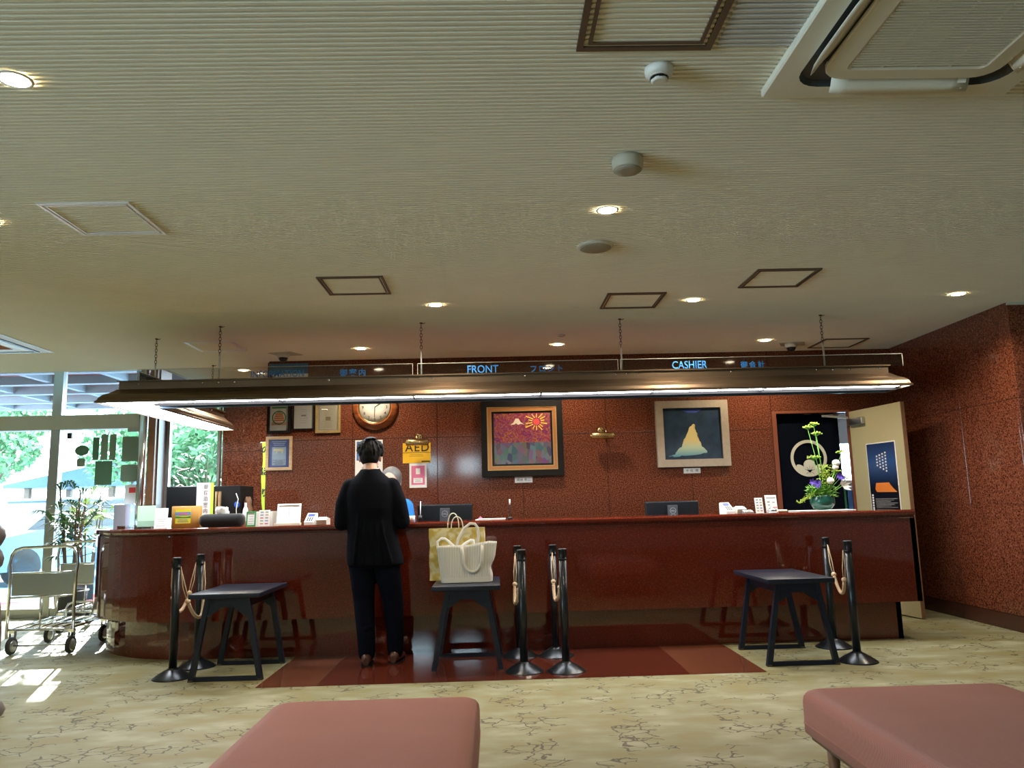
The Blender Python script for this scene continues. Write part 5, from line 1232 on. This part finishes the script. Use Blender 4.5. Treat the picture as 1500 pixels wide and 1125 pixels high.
# orange wooden donation box
t = thing('suggestion_box', 'ochre wooden box with a yellow and blue label, left end of the counter', 'box', (-2.52, 6.52, CT)); Mx = TM(-2.545, 6.55, 0.12)
ob = mat('ochre_plywood', (0.56, 0.30, 0.07), 0.55, noise=0.12, nscale=12)
obj('body', MB().rbox(-0.105, 0.105, -0.06, 0.06, 0, 0.175, r=0.003, seg=1).xform(Mx), ob, t)
obj('yellow_label', MB().box(-0.075, 0.045, -0.0615, -0.060, 0.035, 0.150).xform(Mx), mat('bright_yellow_label', (0.85, 0.75, 0.03), 0.6), t)
obj('blue_band', MB().box(-0.075, 0.045, -0.0625, -0.0615, 0.100, 0.128).xform(Mx), mat('label_blue', (0.15, 0.35, 0.70), 0.6), t)
obj('red_lettering', MB().box(-0.050, 0.025, -0.0632, -0.0625, 0.107, 0.121).xform(Mx), G['pink'], t)
obj('green_hills', MB().prism([(-0.075, 0.078), (0.045, 0.078), (0.045, 0.094), (0.02, 0.088), (-0.02, 0.087), (-0.075, 0.094)], -0.0625, -0.0615).xform(Mx), G['green'], t)
obj('print', lines(MB(), -0.065, 0.035, 0.042, 0.070, 2, -0.0622, 0.005).xform(Mx), G['bluep'], t)
# plain black tissue cover with tissue (stand-in without any face)
t = thing('tissue_box', 'plain black soft fabric tissue box cover with white tissue on the left of the counter', 'box', (-2.22, 6.46, CT))
obj('cover', MB().rbox(-2.41, -2.05, 6.42, 6.54, CT, CT+0.105, r=0.045, seg=6), mat('black_plush', (0.006, 0.006, 0.007), 0.95, sheen=0.2), t)
mb = MB(); rg = []
for k in range(6):
    f = k/5; rg.append([(-2.235+(0.05+0.035*f+0.012*math.sin(j*2.5+k))*math.cos(2*PI*j/12)*(1-0.45*f), 6.48+(0.02+0.012*math.sin(j*1.9))*math.sin(2*PI*j/12), CT+0.095+f*0.06+0.010*math.sin(j*3)) for j in range(12)])
mb.rings(rg, True, True); obj('tissue', mb, G['tissue'], t)
# paper stand, acrylic stand at the far left
card(-2.78, 6.60, 0.10, 0.17, G['paper'], 'white leaflet stand left of the ochre box', rz=0.25, lean=-0.3, deco=d_lines(8), name='leaflet_stand')
t = thing('brochure_holder', 'clear acrylic brochure holder at the left end of the counter', 'holder', (-3.0, 6.85, CT)); Mx = TM(-3.0, 6.85, 0.3)
obj('tray', MB().box(-0.09, 0.09, -0.05, 0.05, 0, 0.006).box(-0.09, 0.09, -0.05, -0.046, 0, 0.06).box(-0.09, -0.086, -0.05, 0.05, 0, 0.12).box(0.086, 0.09, -0.05, 0.05, 0, 0.12).box(-0.09, 0.09, 0.046, 0.05, 0, 0.20).xform(Mx), G['acrylic'], t)
obj('brochures', MB().box(-0.08, 0.06, 0.0, 0.02, 0.01, 0.19).xform(Mx @ Matrix.Rotation(-0.1, 4, 'X')), mat('pale_green_brochure', (0.45, 0.68, 0.50), 0.6), t)
tag(obj('pen_tray', MB().rbox(-3.32, -3.12, 6.98, 7.14, CT, CT+0.02, r=0.006), G['acrylic'], org=(-3.22, 7.06, CT)), 'shallow clear tray on the curved left end of the counter', 'tray')
# things behind the counter at the left: screens, sign strip
t = thing('monitor', 'black screen seen behind the ochre box, left of the vertical paper sign', 'monitor', (-2.62, 7.02, 0.73))
obj('screen_back', MB().rbox(-2.93, -2.60, 7.05, 7.09, 1.10, 1.375, r=0.008), G['black'], t); obj('stand', MB().box(-2.80, -2.72, 7.06, 7.10, 0.74, 1.15).box(-2.88, -2.64, 6.99, 7.16, 0.73, 0.742), G['black'], t)
t = thing('paper_sign', 'tall narrow white paper sign with vertical characters and a lime edge', 'sign', (-2.5, 6.80, CT))
obj('strip', MB().box(-2.59, -2.47, 6.86, 6.864, CT, 1.395), G['paper'], t); obj('lime_edge', MB().box(-2.47, -2.445, 6.86, 6.864, CT, 1.395), G['lime'], t)
for i, ch in enumerate('御宿泊案内所'): obj('lettering', text_mesh(ch, 0.042, (-2.51, 6.857, 1.345-i*0.052), align='CENTER', bold=0.0006), G['inkgrey'], t)
obj('base_block', MB().box(-2.60, -2.44, 6.85, 6.91, CT, CT+0.012), G['wood_mid'], t)
t = thing('office_machine', 'black upright computer case right of the vertical paper sign', 'computer', (-2.42, 7.2, 0.73))
obj('case', MB().rbox(-2.55, -2.28, 7.06, 7.45, 0.731, 1.37, r=0.006), G['blackm'], t)
obj('blue_tag', MB().sphere((-2.30, 7.045, 1.20), 0.022, (1.1, 0.4, 1.3)), mat('cobalt_plastic', (0.02, 0.10, 0.55), 0.4), t)
obj('cable', MB().tube([(-2.31, 7.045, 1.30), (-2.285, 7.03, 1.25), (-2.30, 7.03, 1.16), (-2.29, 7.03, 1.0)], 0.004, 6), G['white'], t)
t = thing('wood_divider', 'two thin wooden boards standing beside the black computer case', 'board', (-2.46, 7.0, 0.73))
for k in range(2): obj('board', MB().box(-2.475+k*0.028, -2.465+k*0.028, 6.99, 7.035, 0.731, 1.32), G['wood_light'], t)
tag(obj('wooden_figure', MB().lathe([(0.04, 0.0), (0.045, 0.05), (0.03, 0.10), (0.035, 0.13), (0.02, 0.17)], (-2.235, 7.15, 1.10), 14).box(-2.28, -2.19, 7.10, 7.20, 0.731, 1.10), G['wood_mid'], org=(-2.235, 7.15, 0.73)), 'small brown carved ornament right of the black computer case', 'ornament')
tag(obj('document_tray', MB().rbox(-2.18, -1.96, 6.98, 7.16, 0.731, 1.135, r=0.01), G['plain'], org=(-2.07, 7.07, 0.73)), 'pale box behind the black tissue cover', 'box')
tag(obj('bottle', MB().lathe([(0.022, 0.0), (0.024, 0.10), (0.02, 0.14), (0.009, 0.16), (0.009, 0.19)], (-2.12, 6.72, CT), 16), G['plasticbag'], org=(-2.12, 6.72, CT)), 'small white bottle behind the black tissue cover', 'bottle')
# monitors
def monitor(x0, x1, zt, lab, y=7.10):
    xc = (x0+x1)/2; t = thing('monitor', lab, 'monitor', (xc, y, 0.73), 'computer monitors seen from behind over the counter')
    obj('back_shell', MB().rbox(x0, x1, y, y+0.035, zt-0.30, zt, r=0.012), G['black'], t)
    obj('stand_column', MB().rbox(xc-0.045, xc+0.045, y-0.025, y, 0.76, zt-0.035, r=0.004), G['dark'], t)
    obj('stand_base', MB().rbox(xc-0.12, xc+0.12, y-0.10, y+0.08, 0.7305, 0.745, r=0.004), G['dark'], t)
    obj('round_logo', disc(MB(), xc, zt-0.085, 0.024, 0.028, y-0.0262, 24, 0.001), G['inkgrey'], t)
    obj('lettering', text_mesh('DELL', 0.018, (xc, y-0.0265, zt-0.092), align='CENTER', bold=0.0006), G['inkgrey'], t)
monitor(-0.70, -0.205, 1.158, 'black monitor back behind the counter left of the paper bag handles')
monitor(1.365, 1.855, 1.133, 'black monitor back behind the counter below the dark blue painting')
t = thing('desk_microphone', 'thin black desk pole with white tip right of the middle monitor', 'microphone', (0.125, 6.62, CT))
obj('pole', MB().tube([(0.125, 6.62, CT), (0.125, 6.62, CT+0.155)], 0.004, 8), G['black'], t); obj('base', MB().lathe([(0.022, 0), (0.022, 0.008), (0.008, 0.02)], (0.125, 6.62, CT), 16), G['black'], t)
obj('tip', MB().tube([(0.125, 6.62, CT+0.12), (0.125, 6.62, CT+0.165)], 0.006, 8), G['white'], t)
t = thing('pen_stand', 'small black pen holder with one white pen beside the blue jacket', 'pen holder', (-0.62, 6.58, CT))
obj('holder', MB().lathe([(0.018, 0), (0.018, 0.05)], (-0.625, 6.58, CT), 14), G['black'], t); obj('pen', MB().tube([(-0.625, 6.58, CT+0.03), (-0.622, 6.58, CT+0.165)], 0.004, 6), G['white'], t)
t = thing('open_register', 'white papers lying flat on the counter right of the tote bag straps', 'papers', (-0.05, 6.6, CT))
for k in range(3): obj('sheet', MB().box(-0.165+k*0.01, 0.08+k*0.004, 6.5, 6.72, CT+k*0.003, CT+0.002+k*0.003), G['paper'], t)
tag(obj('pink_eraser', MB().prism([(-0.14, CT+0.0095), (-0.10, CT+0.0095), (-0.125, CT+0.032)], 6.53, 6.56), G['pink'], org=(-0.12, 6.54, CT)), 'tiny pink clip standing on the white papers', 'clip')
tag(obj('cup', MB().lathe([(0.020, 0), (0.026, 0.05), (0.024, 0.05)], (-0.675, 6.40, CT), 18), G['white'], org=(-0.675, 6.40, CT)), 'small white cup by the suited man\'s right elbow', 'cup')

# ================================================================ FLOWER ARRANGEMENT
fl = thing('flower_arrangement', 'green flower arrangement in a dark green round vase at the right of the counter', 'flowers', (2.79, 6.62, CT))
VX, VY = 2.79, 6.62
obj('vase', MB().lathe([(0.045, 0), (0.075, 0.012), (0.098, 0.045), (0.102, 0.08), (0.092, 0.115), (0.085, 0.125), (0.080, 0.12), (0.088, 0.09)], (VX, VY, CT), 36), G['vase'], fl)
tag(obj('flower_tray', MB().rbox(2.54, 3.02, 6.50, 6.76, CT, CT+0.008, r=0.003), G['white'], org=(2.8, 6.6, CT)), 'thin white board under the flower vase', 'tray')
for o_ in [x for x in bpy.data.objects if x.parent == fl]: o_.location.z += 0.009
zb = CT+0.12
def leafm(mb, p, d, L, w_, up=Vector((0, 0, 1))):
    p = Vector(p); d = Vector(d).normalized(); s = d.cross(up); s = s.normalized() if s.length > 1e-3 else Vector((1, 0, 0))
    a = p+d*L*0.35+s*w_; b = p+d*L*0.35-s*w_; c = p+d*L+Vector((0, 0, -L*0.15)); m_ = p+d*L*0.4+Vector((0, 0, 0.004))
    mb.add([p, a, c, m_], [(0, 1, 2, 3)]); mb.add([p, m_, c, b], [(0, 1, 2, 3)])
rr = random.Random(11)
mb = MB()
for i in range(420):
    a = rr.random()*2*PI; el = rr.uniform(0.0, 1.2); r_ = rr.uniform(0.02, 0.11)
    leafm(mb, (VX+r_*math.cos(a)*1.0, VY+r_*math.sin(a)*0.8, zb-0.01+rr.random()*0.09), (math.cos(a)*math.cos(el), math.sin(a)*math.cos(el), math.sin(el)), rr.uniform(0.03, 0.06), rr.uniform(0.006, 0.012))
obj('foliage', mb, G['leaf'], fl)
mb = MB()
for i in range(150):   # drooping spray to the left and mass to the right
    f = rr.random(); leafm(mb, (VX-0.06-0.16*f+rr.uniform(-.01, .01), VY-0.03, zb+0.03-0.075*f+rr.uniform(-.012, .012)), (rr.uniform(-1, 1), rr.uniform(-1, 0.3), rr.uniform(-.3, 1)), 0.022, 0.006)
for i in range(200):
    f = rr.random(); leafm(mb, (VX+0.01+0.07*f+rr.uniform(-.03, .03), VY+rr.uniform(-.04, .02), zb+0.10+0.16*rr.random()), (rr.uniform(-1, 1), rr.uniform(-1, 0.3), rr.uniform(-.3, 1)), 0.026, 0.008)
obj('light_foliage', mb, G['leafy'], fl)
def umbel(cx_, cz_, r_, dy=0.0):
    ms = MB(); mf = MB(); b_ = Vector((VX+0.02, VY, zb)); tip = Vector((cx_, VY+dy, cz_-r_*0.5))
    ms.tube([b_, b_.lerp(tip, 0.5)+Vector((0.01, 0, 0)), tip], 0.0028, 6)
    for k in range(16):
        a = k*2.4; q_ = r_*math.sqrt((k+0.5)/16); p = Vector((cx_+q_*math.cos(a), VY+dy+q_*math.sin(a), cz_+0.012*(1-(q_/r_)**2)+rr.uniform(-.006, .006)))
        ms.tube([tip, p], 0.001, 4); mf.sphere(tuple(p), 0.0085, (1, 1, 0.7), 6, 4)
    obj('flower_stem', ms, G['leaf'], fl); obj('yellow_umbel', mf, G['leafy'], fl)
for cx_, cz_, r_ in ((2.716, 1.735, 0.045), (2.770, 1.762, 0.045), (2.785, 1.680, 0.050), (2.745, 1.475, 0.06), (2.985, 1.515, 0.042), (2.93, 1.35, 0.04), (3.0, 1.29, 0.035)): umbel(cx_, cz_, r_)
for cx_, cz_, r_ in ((2.905, 1.420, 0.033), (2.897, 1.385, 0.026), (2.845, 1.272, 0.031)):
    obj('white_bloom', MB().sphere((cx_, VY-0.07, cz_), r_, (1, 0.9, 0.85), 18, 12, lambda d: 1+0.06*math.sin(6*math.atan2(d.y, d.x)+3*d.z)), G['petal'], fl)
    obj('flower_stem', MB().tube([(cx_, VY-0.07, cz_-r_*0.7), (VX+0.02, VY-0.02, zb)], 0.003, 6), G['leaf'], fl)
def iris(cx_, cz_):
    mb = MB()
    for k in range(6): a = k*PI/3+0.3; leafm(mb, (cx_, VY-0.06, cz_), (math.cos(a), -0.5, math.sin(a)), 0.038, 0.013, Vector((0, 1, 0)))
    obj('purple_bloom', mb, G['purple'], fl); obj('flower_stem', MB().tube([(cx_, VY-0.055, cz_), (VX, VY-0.02, zb)], 0.0022, 5), G['leaf'], fl)
for p in ((2.690, 1.268), (2.735, 1.262), (2.728, 1.238), (2.945, 1.300), (2.925, 1.312)): iris(*p)
mb = MB()
for k in range(5): a = -0.5+k*0.55; leafm(mb, (2.935, VY-0.08, 1.225), (math.cos(a), -0.4, math.sin(a)*0.8), 0.075, 0.017, Vector((0, 1, 0)))
obj('lily_bloom', mb, G['petal'], fl); obj('flower_stem', MB().tube([(2.935, VY-0.08, 1.225), (VX+0.03, VY-0.03, zb)], 0.003, 5), G['leaf'], fl)

# ================================================================ PEOPLE
def ell(cx_, cy_, z, rx, ry, n=24, e=0.9, tilt=0.0):
    o = []
    for i in range(n):
        a = 2*PI*i/n; c, s = math.cos(a), math.sin(a)
        o.append((cx_+rx*math.copysign(abs(c)**e, c), cy_+ry*math.copysign(abs(s)**e, s), z+tilt*math.sin(a)))
    return o
def limb(mb, pts, rad, n=14):
    rg = []
    P_ = [Vector(p) for p in pts]; L_ = []; RR = []
    for i in range(len(P_)-1):
        for k in range(5): f = k/5; L_.append(P_[i].lerp(P_[i+1], f)); RR.append(rad[i]+(rad[i+1]-rad[i])*f)
    L_.append(P_[-1]); RR.append(rad[-1]); mb.tube(L_, RR, n)
    for p, r in zip(P_, rad): mb.sphere(tuple(p), r*0.995, (1, 1, 1), 12, 8)
    return mb
def head(mb, c, s=1.0, f=1):   # f=1 faces +y, f=-1 faces the camera
    x, y, z = c
    mb.sphere((x, y, z+0.02*s), 0.098*s, (0.80, 0.98, 1.05), 22, 16)
    mb.sphere((x, y+f*0.022*s, z-0.045*s), 0.075*s, (0.80, 0.92, 1.0), 18, 12)
    mb.sphere((x, y+f*0.098*s, z-0.022*s), 0.017*s, (0.8, 1.1, 1.5), 10, 8)         # nose
    mb.sphere((x, y+f*0.082*s, z-0.062*s), 0.020*s, (1.3, 0.6, 0.6), 10, 8)         # mouth
    mb.sphere((x, y+f*0.068*s, z-0.100*s), 0.026*s, (1.0, 0.8, 0.7), 10, 8)         # chin
    for sg in (-1, 1): mb.sphere((x+sg*0.080*s, y-f*0.004*s, z-0.020*s), 0.027*s, (0.40, 0.72, 1.18), 12, 8)
def hand(mb, wr, d, side, s=1.0, curl=0.35):
    wr = Vector(wr); d = Vector(d).normalized(); lat = d.cross(Vector((0, 0, 1))).normalized()*side
    pc = wr+d*0.045*s
    for k in range(4): limb(mb, [wr+lat*(k-1.5)*0.009*s, wr+d*0.085*s+lat*(k-1.5)*0.019*s], [0.014*s, 0.0115*s], 8)
    for k, L in enumerate((0.068, 0.078, 0.072, 0.056)):
        b_ = wr+d*0.085*s+lat*(k-1.5)*0.0205*s; m_ = b_+d*L*0.5*s+Vector((0, 0, 0.006*s)); e_ = m_+(d+Vector((0, 0, -curl))).normalized()*L*0.5*s
        limb(mb, [b_, m_, e_], [0.0088*s, 0.0080*s, 0.0068*s], 8)
    b_ = wr+d*0.03*s-lat*0.026*s; limb(mb, [b_, b_+(d*0.6-lat).normalized()*0.035*s, b_+(d-lat*0.6).normalized()*0.068*s], [0.012*s, 0.010*s, 0.008*s], 8)
def eyes(t, c, s, f):
    for sg in (-1, 1):
        obj('eye', MB().sphere((c[0]+sg*0.030*s, c[1]+f*0.082*s, c[2]+0.002*s), 0.010*s, (1.2, 0.6, 0.7), 10, 8), G['black'], t)
# ---- suited man, seen from behind
mx, my = -0.93, 6.00
t = thing('person', 'man in dark navy suit and brown shoes standing at the counter, seen from behind', 'person', (-0.87, 6.0, 0))
HC = (-0.967, 6.10, 1.545)
mb = MB(); head(mb, HC, 1.0, 1)
limb(mb, [(-0.965, 6.075, 1.50), (-0.955, 6.03, 1.39)], [0.052, 0.060], 16)
mb.rings([ell(-0.945, 6.0, z, rx, ry) for z, rx, ry in ((0.80, 0.14, 0.10), (0.90, 0.15, 0.105), (1.02, 0.14, 0.095), (1.15, 0.155, 0.10), (1.28, 0.15, 0.085), (1.34, 0.10, 0.07), (1.38, 0.05, 0.05))])
LE, REl = (-1.165, 6.00, 1.035), (-0.705, 6.00, 1.035)
LW, RW = (-1.06, 6.235, 1.065), (-0.765, 6.235, 1.065)
limb(mb, [(-1.095, 6.02, 1.29), LE, LW], [0.036, 0.034, 0.025]); limb(mb, [(-0.80, 6.02, 1.29), REl, RW], [0.036, 0.034, 0.025])
hand(mb, LW, (0.25, 1, -0.10), -1); hand(mb, RW, (-0.25, 1, -0.10), 1)
for hx, fx, fy in ((-1.02, -0.965, 5.96), (-0.86, -0.765, 6.03)):
    limb(mb, [(hx+0.01, 6.0, 0.82), (-1.0 if fx < -0.9 else -0.785, 6.03, 0.47), (fx, fy+0.0, 0.09)], [0.072, 0.044, 0.034]); limb(mb, [(fx, fy, 0.06), (fx, fy+0.14, 0.04)], [0.034, 0.030])
obj('body', remesh(mb, 0.0062, 3), G['skin'], t)
eyes(t, HC, 1.0, 1)
mb = MB(); x, y, z = HC
mb.sphere((x, y-0.004, z+0.036), 0.110, (0.84, 0.96, 0.92), 24, 16)
mb.sphere((x, y-0.042, z-0.002), 0.086, (0.92, 0.75, 0.98), 20, 12); mb.sphere((x, y+0.02, z+0.07), 0.080, (1.0, 1.0, 0.75), 18, 12)
hr = random.Random(5)
for k in range(150):
    a = hr.uniform(0, 2*PI); el = hr.uniform(0.05, 1.45); d = Vector((math.cos(a)*math.cos(el), math.sin(a)*math.cos(el), math.sin(el)))
    if d.y > 0.55 and d.z < 0.5: continue
    p = Vector((x, y-0.004, z+0.036))+Vector((d.x*0.088, d.y*0.10, d.z*0.098)); tdir = (Vector((0, 0.1, -1))-d*(-d.z)).normalized() if d.z < 0.9 else Vector((0.3, -1, 0))
    limb(mb, [p, p+tdir*0.03+d*0.006, p+tdir*0.055+d*0.001], [0.009, 0.008, 0.004], 6)
obj('hair', remesh(mb, 0.0045, 1), G['hair'], t)
# shirt collar
obj('shirt_collar', MB().rings([[(-0.960+0.066*math.cos(2*PI*i/24), 6.055+0.062*math.sin(2*PI*i/24), z_+0.02*math.sin(2*PI*i/24)) for i in range(24)] for z_ in (1.40, 1.452)], False, True), G['shirt'], t)
# jacket
mb = MB()
prof = [(0.715, 0.212, 0.135, -0.905), (0.76, 0.212, 0.138, -0.912), (0.86, 0.200, 0.135, -0.925), (0.96, 0.185, 0.128, -0.935), (1.05, 0.180, 0.125, -0.940), (1.14, 0.190, 0.13, -0.945), (1.22, 0.200, 0.13, -0.948), (1.28, 0.198, 0.125, -0.948), (1.325, 0.186, 0.116, -0.950), (1.360, 0.150, 0.104, -0.952), (1.392, 0.112, 0.094, -0.955), (1.418, 0.086, 0.084, -0.958), (1.440, 0.070, 0.070, -0.960)]
mb.rings([ell(cx_, 6.0+0.055*max(0, (z-1.15)/0.27), z, rx, ry, 28, 0.85) for z, rx, ry, cx_ in prof])
limb(mb, [(-1.105, 6.02, 1.305), (-1.150, 6.00, 1.18), LE, (-1.085, 6.19, 1.058)], [0.066, 0.064, 0.060, 0.043], 16)
limb(mb, [(-0.790, 6.02, 1.305), (-0.740, 6.00, 1.18), REl, (-0.748, 6.19, 1.058)], [0.066, 0.066, 0.060, 0.043], 16)
mb.rings([[(-0.958+r_*math.cos(2*PI*i/24), 6.045+r_*0.92*math.sin(2*PI*i/24), z_+0.012*math.sin(2*PI*i/24)) for i in range(24)] for r_, z_ in ((0.092, 1.38), (0.084, 1.415), (0.076, 1.440), (0.070, 1.440), (0.064, 1.40))], True)
# drapery folds
for k in range(5): limb(mb, [(-1.01+k*0.04, 5.885+0.003*k, 1.20-0.03*k), (-1.03+k*0.05, 5.866, 0.95), (-1.05+k*0.07, 5.868, 0.74)], [0.006, 0.011, 0.013], 6)
obj('jacket', remesh(mb, 0.0085, 4), G['suit'], t)
mb = MB()
mb.rings([ell(-0.925, 6.0, z, rx, ry) for z, rx, ry in ((0.70, 0.185, 0.115), (0.80, 0.185, 0.115), (0.90, 0.165, 0.11))])
limb(mb, [(-1.01, 6.0, 0.75), (-1.0, 6.025, 0.47), (-0.975, 5.975, 0.22), (-0.967, 5.965, 0.085)], [0.105, 0.080, 0.068, 0.062], 18)
limb(mb, [(-0.835, 6.0, 0.75), (-0.785, 6.035, 0.47), (-0.768, 6.04, 0.22), (-0.766, 6.035, 0.085)], [0.105, 0.080, 0.066, 0.060], 18)
for lx, ly in ((-0.967, 5.965), (-0.766, 6.035)):
    for k in range(3): limb(mb, [(lx-0.05, ly-0.025, 0.16+k*0.06), (lx, ly-0.056, 0.145+k*0.06), (lx+0.045, ly-0.03, 0.165+k*0.06)], [0.007, 0.009, 0.006], 6)
obj('trousers', remesh(mb, 0.0085, 3), G['trouser'], t)
for fx, fy, a in ((-0.967, 5.955, 0.10), (-0.766, 6.03, -0.12)):
    mb = MB(); rg = []
    for yy, w_, h_ in ((-0.070, 0.020, 0.050), (-0.060, 0.032, 0.075), (-0.03, 0.037, 0.085), (0.02, 0.037, 0.085), (0.07, 0.040, 0.062), (0.12, 0.044, 0.050), (0.17, 0.038, 0.042), (0.195, 0.020, 0.030)):
        rg.append([(w_*math.copysign(abs(math.cos(2*PI*i/18))**0.8, math.cos(2*PI*i/18)), yy, 0.012+max(0.0, (h_)*(0.5+0.5*math.sin(2*PI*i/18)))) for i in range(18)])
    mb.rings(rg); Mx = Matrix.Translation((fx, fy, 0)) @ Matrix.Rotation(a, 4, 'Z'); s_ = obj('shoe', mb.xform(Mx), G['shoe'], t)
    ms = MB(); ms.rings([[(w_*c1, yy, z_) for w_, yy, c1 in [(0.036, -0.068, -1), (0.040, 0.02, -1), (0.047, 0.12, -1), (0.030, 0.195, -1), (0.030, 0.195, 1), (0.047, 0.12, 1), (0.040, 0.02, 1), (0.036, -0.068, 1)]] for z_ in (0.0, 0.014)], True, False)
    obj('sole', ms.xform(Mx), G['blackm'], s_)
# ---- clerk behind the counter
t = thing('person', 'grey haired clerk in bright blue jacket behind the counter, mostly hidden by suited man', 'person', (-0.98, 7.02, 0))
HC = (-0.915, 6.93, 1.365)
mb = MB(); head(mb, HC, 0.98, -1)
limb(mb, [(-0.915, 6.96, 1.31), (-0.93, 7.02, 1.22)], [0.050, 0.055], 16)
mb.rings([ell(-0.95, 7.04, z, rx, ry) for z, rx, ry in ((0.75, 0.15, 0.10), (0.88, 0.15, 0.10), (1.02, 0.15, 0.10), (1.12, 0.16, 0.10), (1.19, 0.11, 0.08), (1.23, 0.055, 0.05))])
limb(mb, [(-0.80, 7.03, 1.15), (-0.765, 6.98, 0.93), (-0.83, 6.76, 1.045)], [0.042, 0.034, 0.024]); limb(mb, [(-1.09, 7.03, 1.15), (-1.13, 6.98, 0.93), (-1.02, 6.76, 1.045)], [0.042, 0.034, 0.024])
hand(mb, (-0.83, 6.75, 1.048), (-0.2, -1, -0.1), -1, 0.92); hand(mb, (-1.02, 6.75, 1.048), (0.2, -1, -0.1), 1, 0.92)
for sx_ in (-0.08, 0.08): limb(mb, [(-0.95+sx_, 7.04, 0.78), (-0.95+sx_*1.1, 7.03, 0.42), (-0.95+sx_*1.2, 7.06, 0.08)], [0.075, 0.048, 0.034])
obj('body', remesh(mb, 0.0065, 3), G['skin'], t); eyes(t, HC, 0.98, -1)
mb = MB(); x, y, z = HC
mb.sphere((x+0.004, y+0.018, z+0.042), 0.106, (0.86, 0.96, 0.90), 24, 16)
for sg in (-1, 1): mb.sphere((x+sg*0.070, y+0.02, z+0.0), 0.045, (0.55, 0.9, 1.2), 12, 8)
obj('hair', remesh(mb, 0.005, 2), G['greyhair'], t)
mb = MB(); mb.rings([ell(-0.95, 7.04, z, rx, ry, 28, 0.85) for z, rx, ry in ((0.72, 0.19, 0.13), (0.85, 0.185, 0.13), (1.0, 0.18, 0.125), (1.10, 0.19, 0.12), (1.17, 0.165, 0.11), (1.215, 0.09, 0.08), (1.24, 0.065, 0.06))])
limb(mb, [(-0.80, 7.03, 1.145), (-0.755, 6.98, 0.94), (-0.815, 6.81, 1.03)], [0.072, 0.062, 0.045], 16); limb(mb, [(-1.10, 7.03, 1.145), (-1.14, 6.98, 0.94), (-1.035, 6.81, 1.03)], [0.072, 0.062, 0.045], 16)
obj('jacket', remesh(mb, 0.009, 3), G['bluecloth'], t)
mb = MB(); mb.rings([ell(-0.95, 7.04, z, rx, ry) for z, rx, ry in ((0.68, 0.17, 0.115), (0.80, 0.16, 0.11))])
for sx_ in (-0.08, 0.08): limb(mb, [(-0.95+sx_, 7.04, 0.72), (-0.95+sx_*1.1, 7.03, 0.42), (-0.95+sx_*1.2, 7.06, 0.09)], [0.095, 0.07, 0.058], 16)
obj('trousers', remesh(mb, 0.010, 2), G['trouser'], t)
for sx_ in (-0.096, 0.096): obj('shoe', MB().sphere((-0.95+sx_, 7.0, 0.045), 0.06, (0.7, 1.9, 0.75), 16, 10, lambda d: 1.0 if d.z > -0.5 else 0.9), G['blackm'], t)
